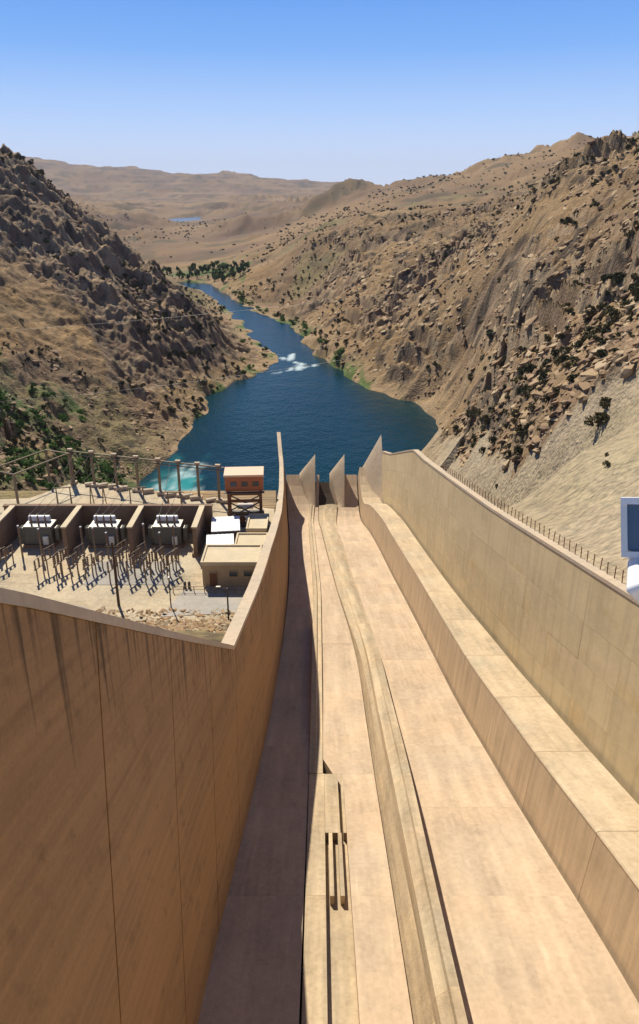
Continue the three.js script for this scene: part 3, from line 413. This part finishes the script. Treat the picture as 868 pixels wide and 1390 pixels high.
// line gantry along the water side, and its return towards the hill
{
  const A = [-46.2, 129], Bq = [-13.5, 119.2]; const g = group('line_gantry', 'row of brown steel posts with a thin top beam along the water', 'gantry', null, [0, Y0, 0]);
  const ts = [0, .13, .27, .40, .53, .645, .755, .87]; const P = t => [lerp(A[0], Bq[0], t), lerp(A[1], Bq[1], t)];
  for (const t of ts) { const [x, d] = P(t); const q = mesh('post', box(.4, 6.7, .4, x, 3.35, -d), M.steel, g); mesh('cap', box(.9, .28, .6, x, 6.82, -d), M.coping, q); mesh('foot', box(1.1, .5, 1.1, x, .25, -d), M.coping, q); }
  { const a = P(0), b = P(.93); mesh('beam', [bar([a[0], 6.45, -a[1]], [b[0], 6.45, -b[1]], .13), bar([a[0], 5.95, -a[1] + .3], [b[0], 5.95, -b[1] + .3], .09)], M.steel, g); }
  const h = group('line_gantry', 'square steel frame of beams on posts beside the green thicket', 'gantry', null, [0, Y0, 0]);
  const c = [[-46.2, 128], [-52, 117], [-57, 119.5], [-51, 129.8]]; c.forEach(([x, d], i) => { mesh('post', box(.34, 6.4, .34, x, 3.2, -d), M.steel, h); const [x2, d2] = c[(i + 1) % 4]; mesh('beam', bar([x, 6.4, -d], [x2, 6.4, -d2], .13), M.steel, h); });
  const st = group('support_frame', 'A-shaped steel support frame on the pale platform by the water', 'steel frame', 'A-shaped frames on the platform', [-24.2, Y0, -113.5]);
  for (const s of [-1, 1]) { mesh('leg', bar([s * 1.1, 0, -1], [s * 1.1, 4.6, 0], .09), M.steel, st); mesh('leg', bar([s * 1.1, 0, 1], [s * 1.1, 4.6, 0], .09), M.steel, st); } mesh('beam', bar([-1.6, 4.6, 0], [1.6, 4.6, 0], .1), M.steel, st);
  for (const [x, d] of [[-31, 115.5], [-38, 116.5], [-43.4, 115.5]]) copy(st, [x, Y0, -d], rr(-.1, .3));
}
// conductors between the gantry, the bus posts and the transformers
{ const P = t => [lerp(-46.2, -13.5, t), lerp(129, 119.2, t)], ends = [[-44.3, 103.1], [-43.2, 103.1], [-42.1, 103.1], [-34.2, 103.1], [-33.1, 103.1], [-32, 103.1], [-24.5, 103.1], [-23.4, 103.1], [-22.3, 103.1]];
  ends.forEach(([x, d], i) => { const t = .03 + i * .095, a = P(t), A = new THREE.Vector3(a[0], Y0 + 6.4, -a[1]), B = new THREE.Vector3(x, Y0 + 5.2, -d), pts = []; for (let k = 0; k <= 10; k++) { const q = A.clone().lerp(B, k / 10); q.y -= 3.2 * (k / 10) * (1 - k / 10); pts.push(q); } tag(mesh('conductor', new THREE.TubeGeometry(new THREE.CatmullRomCurve3(pts), 14, .03, 5), M.darkSteel), `thin dark conductor from the waterside gantry to ${['the transformer by the hillside', 'the middle transformer', 'the transformer nearest the sheds'][Math.floor(i / 3)]}`, 'conductor', 'overhead conductors'); }); }
// gate crane
{
  const g = B3('gantry_crane', 'orange gate crane with a box top on dark legs by the water', 'crane', null, -12.4, 113.2, .06);
  for (const [x, z] of [[-2.6, -1.5], [2.6, -1.5], [-2.6, 1.5], [2.6, 1.5]]) mesh('leg', box(.42, 5.6, .42, x, 2.8, z), M.rust, g);
  for (const z of [-1.5, 1.5]) { mesh('brace', [bar([-2.6, .8, z], [2.6, 3.6, z], .12), bar([2.6, .8, z], [-2.6, 3.6, z], .12)], M.darkSteel, g); mesh('tie_beam', box(5.4, .4, .3, 0, 3.8, z), M.rust, g); mesh('bogie', box(6.2, .7, .7, 0, .35, z), M.darkSteel, g); }
  mesh('machine_house', new RoundedBoxGeometry(6.2, 2.6, 3.7, 2, .12).translate(0, 6.9, 0), M.orange, g); mesh('roof', new RoundedBoxGeometry(6.5, .35, 4.1, 1, .1).translate(0, 8.35, 0), M.orangeTop, g);
  for (const x of [-1.7, .1, 1.9]) mesh('window', box(1.0, .8, .08, x, 6.9, 1.89), M.glassDark, g); mesh('walkway', box(6.6, .12, .7, 0, 5.55, 2.2), M.darkSteel, g);
  mesh('hoist_drum', (() => { const c = new THREE.CylinderGeometry(.5, .5, 2.6, 12); c.rotateZ(Math.PI / 2); c.translate(0, 2.2, 0); return c; })(), M.porcelainPale, g);
  const eq = B3('hoist_unit', 'low dark hoist machine with pale cover beneath the orange crane', 'machine', null, -11.4, 110.4); mesh('base', box(3.6, .5, 1.8, 0, .25, 0), M.darkSteel, eq); mesh('cover', new RoundedBoxGeometry(1.9, 1.1, 1.3, 2, .2).translate(.3, 1.0, 0), M.porcelainPale, eq); for (const s of [-1.3, 1.5]) mesh('drum', (() => { const c = new THREE.CylinderGeometry(.55, .55, .7, 12); c.rotateX(Math.PI / 2); c.translate(s, 1.0, 0); return c; })(), M.rust, eq);
}
// buildings and sheds
{
  const building = (label, x0, x1, d0, d1, h, wm, rm, over, doors) => { const w = x1 - x0, dp = d1 - d0, g = B3('block_building', label, 'building', 'low yard buildings', (x0 + x1) / 2, (d0 + d1) / 2);
    mesh('wall', box(w, h, dp, 0, h / 2, 0), wm, g); const r = mesh('roof', box(w + over * 2, .3, dp + over * 2, 0, h + .15, 0), rm, g); mesh('parapet', [box(w + over * 2, .22, .25, 0, h + .41, dp / 2 + over - .13), box(w + over * 2, .22, .25, 0, h + .41, -dp / 2 - over + .13), box(.25, .22, dp + over * 2 - .52, w / 2 + over - .13, h + .41, 0), box(.25, .22, dp + over * 2 - .52, -w / 2 - over + .13, h + .41, 0)], rm, r);
    for (const [dx, dw, dh, kind] of doors) { const q = mesh(kind, box(dw, dh, .1, dx, kind === 'door' ? dh / 2 : h * .6, dp / 2 + .06), kind === 'door' ? M.rust : M.glassDark, g); mesh('frame', box(dw + .2, .1, .14, dx, (kind === 'door' ? dh : h * .6 + dh / 2) + .05, dp / 2 + .06), M.build, q); } return g; };
  building('largest flat-roofed tan block building beside the chute wall', -16.2, -8.4, 90.2, 95.4, 3.3, M.build, M.roofTan, .15, [[-2.4, 1, 2.1, 'door'], [.4, 1.1, .8, 'window'], [2.4, 1.1, .8, 'window']]);
  building('low narrow tan building behind the largest block building', -12.4, -7.9, 97.4, 101.3, 2.4, M.build, M.roofTan, .12, [[-.6, .9, 1.9, 'door']]);
  building('small ribbed tan-roofed building near the crane', -11.2, -8.2, 102.8, 108.2, 2.5, M.build, M.roofTan, .12, [[0, .9, 1.9, 'door']]);
  const shed = (label, x0, x1, d0, d1, h, sl) => { const g = B3('storage_shed', label, 'shed', 'white-roofed sheds', (x0 + x1) / 2, (d0 + d1) / 2, .12); const w = x1 - x0, dp = d1 - d0; mesh('wall', box(w * .94, h, dp * .92, 0, h / 2, 0), M.darkSteel, g); const r = mesh('roof', box(w, .12, dp).rotateX(sl).translate(0, h + .3, 0), M.roofWhite, g); for (let k = 0; k < 6; k++) mesh('rib', box(.08, .06, dp).rotateX(sl).translate(-w / 2 + .3 + k * (w - .6) / 5, h + .39, 0), M.roofWhite, r); mesh('door', box(1, 1.9, .1, 0, .95, dp * .46 + .06), M.rust, g); };
  shed('larger white-roofed metal shed beside the tan buildings', -16.9, -12.5, 102.6, 107.4, 2.4, .06); shed('smaller white-roofed metal shed in front of the larger one', -17, -12.9, 98.3, 101.6, 2.1, .05);
}
// poles, railing, rubble
{
  const p = group('utility_pole', 'tall dark wooden pole on the rubble by the wall top', 'pole', 'poles in the yard', [-26.6, Y0, -85]); mesh('shaft', cyl(.2, .13, 9.3, 0, 0, 0, 8), M.wood, p); const ca = mesh('crossarm', box(1.7, .14, .14, 0, 8.7, 0), M.wood, p); for (const x of [-.7, .7]) mesh('insulator', cyl(.07, .05, .25, x, 8.78, 0, 8), M.porcelain, ca);
  const q = group('lamp_post', 'short dark lamp post near the corner of the chute wall', 'lamp post', 'poles in the yard', [-11.6, Y0 + .2, -81.2]); mesh('shaft', cyl(.12, .09, 4.6, 0, 0, 0, 8), M.darkSteel, q); const arm = mesh('arm', bar([0, 4.5, 0], [-.9, 4.8, 0], .05), M.darkSteel, q); mesh('lamp_head', new RoundedBoxGeometry(.6, .14, .26, 1, .05).translate(-1.1, 4.8, 0), M.galv, arm);
  const r = group('lamp_post', 'thin dark lamp post at the edge of the grey apron', 'lamp post', 'poles in the yard', [-19.6, Y0, -84.6]); mesh('shaft', cyl(.09, .07, 4.2, 0, 0, 0, 8), M.darkSteel, r); mesh('lamp_head', new RoundedBoxGeometry(.35, .35, .35, 2, .1).translate(0, 4.35, 0), M.galv, r);
  const f = group('railing', 'low metal railing in front of the tan block building', 'railing', null, [0, Y0, 0]); for (let k = 0; k <= 8; k++) mesh('post', cyl(.06, .06, 1.0, lerp(-20, -8.6, k / 8), 0, -88.4, 6), M.steel, f); for (const y of [.5, .95]) mesh('rail', bar([-20, y, -88.4], [-8.6, y, -88.4], .035), M.steel, f);
  for (const x of [-18.6, -18]) { const b = mesh('bollard', new THREE.LatheGeometry([[0, 1.05], [.16, 1.0], [.2, .85], [.2, 0]].reverse().map(v => new THREE.Vector2(...v)), 10), M.darkSteel); b.position.set(x, Y0, -89.6); tag(b, 'short dark bollard at the corner of the tan building', 'bollard', 'bollard pair'); }
}

// ------------------------------------------------------------------ rocks
function rockGeo(flat) { // angular block: jittered box with its corners and edges cut by random planes
  const g = new THREE.BoxGeometry(2, 2, 2, 2, 2, 2), p = g.attributes.position, planes = [], J = {}; for (let k = 0; k < 9; k++) planes.push([new THREE.Vector3(rr(-1, 1), rr(-.8, 1), rr(-1, 1)).normalize(), rr(.62, .95)]);
  const v = new THREE.Vector3(); for (let i = 0; i < p.count; i++) { v.fromBufferAttribute(p, i); const key = v.toArray().join(); J[key] ??= [rr(-.22, .22), rr(-.2, .2), rr(-.22, .22)]; v.x += J[key][0]; v.y += J[key][1]; v.z += J[key][2]; v.multiplyScalar(.8); for (const [n, h] of planes) { const q = v.dot(n); if (q > h) v.addScaledVector(n, h - q); } p.setXYZ(i, v.x * 1.2, v.y * flat, v.z); } const q = g.toNonIndexed(); q.deleteAttribute('uv'); q.computeVertexNormals(); return q; }
const RG = [.55, .7, .45, .8, .38, .6].map(f => rockGeo(f));
const UP = new THREE.Vector3(0, 1, 0), qa = new THREE.Quaternion(), qb = new THREE.Quaternion(), nv = new THREE.Vector3();
const seat = (o, x, d, yaw, tilt) => { const e = 2.5, gx = (tps(x + e, d) - tps(x - e, d)) / (2 * e), gd = (tps(x, d + e) - tps(x, d - e)) / (2 * e); nv.set(-gx, 1, gd).normalize().lerp(UP, .4).normalize(); qa.setFromUnitVectors(UP, nv); qb.setFromEuler(new THREE.Euler(rr(-tilt, tilt), yaw, rr(-tilt, tilt))); o.quaternion.copy(qa.multiply(qb)); };
{
  const place = [];
  // candidates over both valley sides
  let tries = 0; while (place.length < 14000 && tries++ < 90000) { const d = 120 + 900 * Math.pow(rnd(), 1.25), s = rr(-.47, .47), x = s * d * 1.02 + rr(-4, 4); if (x > -60 && x < 22 && d < 240) continue; const q = info(x, d); if (q.rd < 1.5 || q.bare > .3 || q.y < WATER + .5) continue;
    const dens = fbm(x * .035 + 11, d * .03, 3) + (x > 0 ? .22 : -.05) + (q.rd < 15 ? .7 : 0) + (q.rock - .6) * .5; if (dens < rr(.0, .42)) continue;
    const s1 = Math.pow(rnd(), 3.2), size = (.38 + 1.5 * s1) * (x > 0 ? 1 : .9) * (d > 450 ? 1.35 : 1) * (q.rd < 15 ? .65 : 1); place.push([x, d, q.y, size, q.base, size / d]); }
  place.sort((a, b) => b[5] - a[5]);
  const right = [], left = []; const ind = [];
  place.forEach((p, i) => { if (i < 290) ind.push(p); else (p[0] > 0 || p[1] > 560 ? right : left).push(p); });
  for (const [x, d, y, size] of ind) { const isR = x > 0, mats = M.rock; const m = mesh('boulder', RG[Math.floor(rnd() * 6)], mats[Math.floor(rnd() * mats.length)]); m.position.set(x, y - size * .24, -d); seat(m, x, d, 1.2 + rr(-.7, .7) + (rnd() > .5 ? Math.PI : 0), .16); m.scale.set(size * rr(1.1, 2.4), size * rr(.6, 1), size * rr(.8, 1.3));
    const tone = ['light tan', 'brown', 'dark brown', 'pale cream'][mats.indexOf(m.material)], bulk = size > 1.9 ? 'big' : size > 1.35 ? 'middling' : 'small', where = isR ? (y < -70 ? 'low down near the river pool' : y < -35 ? 'just above the bare earth slope' : y < -5 ? 'halfway up the sunlit hillside' : 'near the sunlit ridge') : (y < -85 ? 'near the water below the shaded hill' : y < -40 ? 'on the lower flank of the shaded hill' : 'high on the shaded hill');
    tag(m, `${bulk} angular ${tone} boulder ${where}`, 'boulder', isR ? 'boulders on the sunlit hillside' : 'boulders on the shaded hill'); }
  const dm = new THREE.Object3D(), cc = new THREE.Color();
  const stuff = (name, list, pal, label) => { for (let v = 0; v < 3; v++) { const sub = list.filter((_, i) => i % 3 === v); const im = new THREE.InstancedMesh(RG[v + (name === 'shore_rubble' ? 3 : 0)], std(1, 1, 1, 1), sub.length); im.name = numbered(name); sub.forEach(([x, d, y, size], i) => { dm.position.set(x, y - (name === 'rubble' ? 0 : size * .24), -d); if (name === 'rubble') dm.rotation.set(rr(-.4, .4), rr(0, 6.3), rr(-.4, .4)); else seat(dm, x, d, 1.2 + rr(-.8, .8) + (rnd() > .5 ? Math.PI : 0), .2); dm.scale.set(size * rr(1, 2.4), size * rr(.55, 1), size * rr(.8, 1.3)); dm.updateMatrix(); im.setMatrixAt(i, dm.matrix); const c = pal[Math.floor(rnd() * pal.length)], k = rr(.8, 1.2); im.setColorAt(i, cc.setRGB(c[0] * k, c[1] * k, c[2] * k)); }); im.castShadow = im.receiveShadow = true; scene.add(im); tag(im, label, null, null, 'stuff'); } };
  stuff('scattered_rocks', right, [[.37, .26, .15], [.30, .20, .115], [.22, .14, .085], [.40, .30, .185]], 'countless small tan rocks strewn over the sunlit hillside');
  stuff('scattered_rocks', left, [[.36, .25, .155], [.27, .18, .115], [.2, .13, .085], [.3, .21, .13]], 'countless small brown rocks strewn over the shaded hill');
  // rubble bank in front of the yard
  const rub = []; for (let i = 0; i < 3000; i++) { const d = rr(66, 84), x = rr(-34, -7.4); rub.push([x, d, d > 80.5 ? Math.max(Y0, gy(x, d)) : gy(x, d), .07 + .3 * Math.pow(rnd(), 3)]); }
  stuff('rubble', rub, [[.40, .28, .16], [.36, .23, .12], [.28, .18, .10], [.46, .36, .24]], 'loose tan rubble between the chute wall and the yard');
}

// ------------------------------------------------------------------ shrubs and trees
function leafBlob(n, leafS, rx, ry, seedY = 0) { // small leaf faces spread through lumpy clumps
  const pos = [], clumps = []; for (let k = 0; k < 7; k++) clumps.push([rr(-.6, .6) * rx, (.35 + rr(0, .75)) * ry, rr(-.6, .6) * rx, rr(.28, .5)]);
  const v = new THREE.Vector3(), a = new THREE.Vector3(), b = new THREE.Vector3();
  for (let i = 0; i < n; i++) { const c = clumps[i % 7]; v.set(rr(-1, 1), rr(-1, 1), rr(-1, 1)); v.normalize().multiplyScalar(c[3] * Math.pow(rnd(), .4)); const cx = c[0] + v.x * rx, cy = Math.max(.03, c[1] + v.y * ry), cz = c[2] + v.z * rx; a.set(rr(-1, 1), rr(-1, 1), rr(-1, 1)).normalize(); b.set(rr(-1, 1), rr(-1, 1), rr(-1, 1)).cross(a).normalize(); const s = leafS * rr(.6, 1.4); a.multiplyScalar(s); b.multiplyScalar(s * .6);
    pos.push(cx - a.x, cy - a.y, cz - a.z, cx + b.x, cy + b.y, cz + b.z, cx + a.x, cy + a.y, cz + a.z, cx - a.x, cy - a.y, cz - a.z, cx + a.x, cy + a.y, cz + a.z, cx - b.x, cy - b.y, cz - b.z); }
  const g = new THREE.BufferGeometry(); g.setAttribute('position', new THREE.Float32BufferAttribute(pos, 3)); g.computeVertexNormals(); return g; }
const stemGeo = (h) => mergeGeometries([bar([0, -.3, 0], [.05, h * .6, 0], .05), bar([0, .1, 0], [.3, h * .7, .1], .035), bar([0, .1, 0], [-.25, h * .65, -.15], .035)]);
{
  const proto = []; for (let k = 0; k < 3; k++) { const o = new THREE.Group(); o.name = 'shrub'; mesh('foliage', leafBlob(420, .14, 1, 1.1), M.olive[k], o); mesh('stem', stemGeo(1.2), M.bark, o); proto.push(o); }
  const shrub = (x, d, s, label, grp, p = proto, y = null, name = 'shrub', cat = 'shrub') => { const o = p[Math.floor(rnd() * p.length)].clone(); o.name = numbered(name); scene.add(o); o.position.set(x, (y ?? gy(x, d)) - .05, -d); o.rotation.y = rr(0, 6.3); o.scale.set(s * rr(.85, 1.15), s * rr(.8, 1.1), s * rr(.85, 1.15)); tag(o, label, cat, grp); return o; };
  // on the bare slope
  shrub(51.9, 131.6, 2.6, 'largest olive shrub on the bare earth slope', 'shrubs on the bare slope'); 
  for (const [x, d, s] of [[53.5, 133, 1.7], [46.7, 198.8, 1.5], [49.8, 158, 1.2], [50.7, 154.8, .9], [34.4, 82.8, .65], [35.5, 86, .35], [44, 170, .8], [40, 150, .5], [37, 138, .6]]) shrub(x, d, s, 'small olive shrub dotted on the bare earth slope', 'shrubs on the bare slope');
  for (const [x, d, s] of [[73.5, 201, 3.2], [75, 204, 2.4], [87, 221, 3.4], [85, 226, 2.6], [69.4, 173, 2.4], [67, 180, 1.8], [83, 359, 4], [80, 352, 3], [67, 262, 2.4], [70.7, 229, 1.8], [66, 314, 2.6], [92, 240, 2.8]]) shrub(x, d, s, 'large dark olive bush among the boulders of the sunlit hillside', 'large bushes on the sunlit hillside');
  const far = []; let n = 0, tries = 0;
  const cand = []; while (tries++ < 20000) { const d = 130 + 1000 * Math.pow(rnd(), 1.2), x = rr(-.47, .47) * d; if (x > -60 && x < 24 && d < 240) continue; const q = info(x, d); if (q.rd < 3 || q.bare > .1) continue; const f = fbm(x * .02 - 4, d * .02, 3) + (x < 0 ? .18 : 0) + (x > 0 ? .1 * sst(-60, 0, q.base) : 0); if (f < rr(-.05, .6)) continue; cand.push([x, d, q.y, (.55 + 1.5 * Math.pow(rnd(), 2.5)) * (d > 350 ? 1.3 : 1)]); }
  cand.sort((a, b) => b[3] / b[1] - a[3] / a[1]);
  cand.slice(0, 250).forEach(([x, d, y, s]) => x > 0 ? shrub(x, d, s, `${s > 1.5 ? 'larger' : 'small'} round olive shrub ${y < -60 ? 'low on the sunlit rocky hillside near the river' : y < -15 ? 'midway up the sunlit rocky hillside' : 'high on the sunlit rocky hillside'}`, 'scattered shrubs on the sunlit hillside', proto, y) : shrub(x, d, s, `${s > 1.5 ? 'larger' : 'small'} dark shrub ${y < -70 ? 'low on the shaded hill near the shore' : y < -35 ? 'on the ochre flank of the shaded hill' : 'high on the shaded hill'}`, 'scattered shrubs on the shaded hill', proto, y));
  const rest = cand.slice(250), dm = new THREE.Object3D(); for (let v = 0; v < 2; v++) { const sub = rest.filter((_, i) => i % 2 === v); const im = new THREE.InstancedMesh(proto[v].children[0].geometry, M.olive[v], sub.length); im.name = numbered('scrub'); sub.forEach(([x, d, y, s], i) => { dm.position.set(x, y, -d); dm.rotation.set(0, rr(0, 6.3), 0); dm.scale.set(s, s * .9, s); dm.updateMatrix(); im.setMatrixAt(i, dm.matrix); }); im.castShadow = true; scene.add(im); tag(im, 'low dry scrub dotted over the valley sides', null, null, 'stuff'); }
  { const fl = []; let t2 = 0; while (fl.length < 1800 && t2++ < 30000) { const d = 1050 + 2200 * Math.pow(rnd(), 1.5), x = rr(-.42, .42) * d, q = info(x, d); if (q.y < -107 || q.rd < 4) continue; if (fbm(x * .006 + 5, d * .004, 4) < rr(-.35, .6)) continue; fl.push([x, d, q.y, rr(.8, 2.2) * (d > 1700 ? 1.35 : 1)]); }
    const im = new THREE.InstancedMesh(leafBlob(60, .34, 1, 1), M.olive[1], fl.length); im.name = numbered('scrub'); fl.forEach(([x, d, y, s], i) => { dm.position.set(x, y, -d); dm.rotation.set(0, rr(0, 6.3), 0); dm.scale.set(s * 1.4, s, s * 1.4); dm.updateMatrix(); im.setMatrixAt(i, dm.matrix); }); scene.add(im); tag(im, 'dark scrub dotted over the far brown hills and plain', null, null, 'stuff'); }
  // green thicket beyond the yard, trees at the river bend, bushes on the banks
  const gp = []; for (let k = 0; k < 3; k++) { const o = new THREE.Group(); o.name = 'thicket_bush'; mesh('foliage', leafBlob(600, .12, 1.1, 1), M.green[k], o); mesh('stem', stemGeo(1), M.bark, o); gp.push(o); }
  for (let i = 0, made = 0; i < 3000 && made < 230; i++) { const d = lerp(175, 305, rnd()), x = d * rr(-.48, -.27), q = info(x, d); if (q.rd < 4 || greenMask(x, d, q.base) < .35) continue; made++; const sz = rr(.8, 2.1); shrub(x, d, sz, `${sz > 1.65 ? 'tall' : sz > 1.2 ? 'middling' : 'low'} leafy green bush in the thicket ${q.rd < 22 ? 'near the tailwater' : q.y > -70 ? 'at the foot of the ochre slope' : 'behind the switchyard gantry'}`, 'green thicket beyond the yard', gp, q.y, 'thicket_bush', 'bush'); }
  const tp = [];  for (let k = 0; k < 3; k++) { const o = new THREE.Group(); o.name = 'river_tree'; mesh('crown', leafBlob(500, .13, .8, 1.1).translate(0, .35, 0), M.green[2 - k % 2 * 2], o); mesh('trunk', mergeGeometries([bar([0, -.4, 0], [0, .8, 0], .06), bar([0, .5, 0], [.3, 1, .1], .035), bar([0, .5, 0], [-.3, 1, 0], .035)]), M.bark, o); tp.push(o); }
  for (let i = 0; i < 130; i++) { const t = Math.pow(rnd(), 1.5), d = lerp(930, 1170, t), x = lerp(-112, -275, rnd()) + (t - .5) * -60; if (riverDist(x, d) < 2) continue; shrub(x, d, rr(3, 6.8), 'dark green tree at the river bend', 'trees at the river bend', tp, null, 'river_tree', 'tree'); }
  for (let i = 0; i < 40; i++) { const k = 3 + Math.floor(rnd() * 4), t = rnd(), a = rightBank[k], b = rightBank[k + 1], x = lerp(a[0], b[0], t) + rr(1, 7), d = lerp(a[1], b[1], t) + rr(-2, 4); if (riverDist(x, d) < 1) continue; shrub(x, d, rr(1.3, 3), 'green waterside bush along the rocky river bank', 'bushes along the river', gp, null, 'bank_bush', 'bush'); }
  for (let i = 0; i < 26; i++) { const x = rr(-62, -30), d = rr(455, 600); const r = riverDist(x, d); if (r < .5 || r > 18) continue; shrub(x, d, rr(1.2, 2.6), 'green bush on the sandy spit by the rapids', 'bushes on the spit', gp, null, 'spit_bush', 'bush'); }
}

// ------------------------------------------------------------------ fence on the right-hand wall
{
  const g = group('wire_fence', 'row of short rusty fence posts along the right-hand wall top', 'fence');
  const pg = cyl(.045, .045, 1.15, 0, 0, 0, 6); let prev = null; const pts = [];
  for (let d = 46; d < 118; d += 1.35) { const x = xRt(d) + .82, y = yRt(d); const m = mesh('post', pg, M.rust, g); m.position.set(x, y, -d); m.rotation.set(rr(-.04, .04), 0, rr(-.06, .06)); pts.push([x, y, -d]); }
  for (const h of [.55, 1.05]) mesh('wire', new THREE.TubeGeometry(new THREE.CatmullRomCurve3(pts.map(p => new THREE.Vector3(p[0], p[1] + h, p[2]))), 100, .012, 4), M.rust, g);
}
// ------------------------------------------------------------------ cables over the valley
for (const [a, b, sag, label] of [[[-150, 250], [98, 250], 3, 'upper thin cable strung across the valley'], [[-118, 232], [84, 236], 4, 'lower thin cable strung across the valley']]) {
  const A = new THREE.Vector3(a[0], gy(...a) + 1, -a[1]), B = new THREE.Vector3(b[0], gy(...b) + 1, -b[1]), pts = []; for (let i = 0; i <= 24; i++) { const t = i / 24, p = A.clone().lerp(B, t); p.y -= sag * 4 * t * (1 - t); pts.push(p); } tag(mesh('power_cable', new THREE.TubeGeometry(new THREE.CatmullRomCurve3(pts), 60, .03, 5), M.galv), label, 'cable', 'cables across the valley'); }
// ------------------------------------------------------------------ floodlight on the crest
{
  const g = group('floodlight', 'white floodlight with dark glass on a rounded white bracket', 'floodlight', null, [1.0, 0, 0]);
  // post on the deck and arm reaching out over the chute
  mesh('post', cyl(.045, .045, .95, .75, -1.65, -.62, 12), M.white, g); mesh('arm', [bar([.75, -.86, -.62], [.2, -1.24, -2.2], .035, 10)], M.white, g);
  const head = new THREE.Group(); head.name = 'lamp_head'; head.position.set(.095, -1.035, -2.22); head.rotation.set(-.32, -.42, .03); g.add(head);
  mesh('housing', new RoundedBoxGeometry(.21, .19, .09, 3, .015).translate(.02, 0, -.06), M.porcelainPale, head); mesh('glass', box(.175, .15, .006, .02, -.002, -.006), new THREE.MeshStandardMaterial({ color: new THREE.Color().setRGB(.09, .13, .18), roughness: .2 }), head);
  mesh('frame', box(.215, .022, .03, .02, .09, 0), M.white, head); mesh('frame', box(.215, .02, .02, .02, -.09, 0), M.porcelainPale, head); for (const fx of [-.078, .118]) mesh('frame', box(.02, .16, .02, fx, -.001, 0), M.porcelainPale, head);
  mesh('reflector', new THREE.SphereGeometry(.06, 16, 10).scale(.9, 1, .3).translate(.09, -.03, .0), M.porcelainPale, head);
  const yoke = mesh('bracket', new RoundedBoxGeometry(.24, .06, .2, 4, .02).rotateX(.5).rotateZ(-.75).translate(.125, -1.235, -2.17), M.white, g); for (const y of [0, .035]) mesh('bolt', (() => { const c = new THREE.CylinderGeometry(.012, .012, .03, 8); c.rotateX(.6); c.translate(.112, -1.19 - y, -2.12 + y * .6); return c; })(), M.darkSteel, yoke);
}
renderer.render(scene, camera);
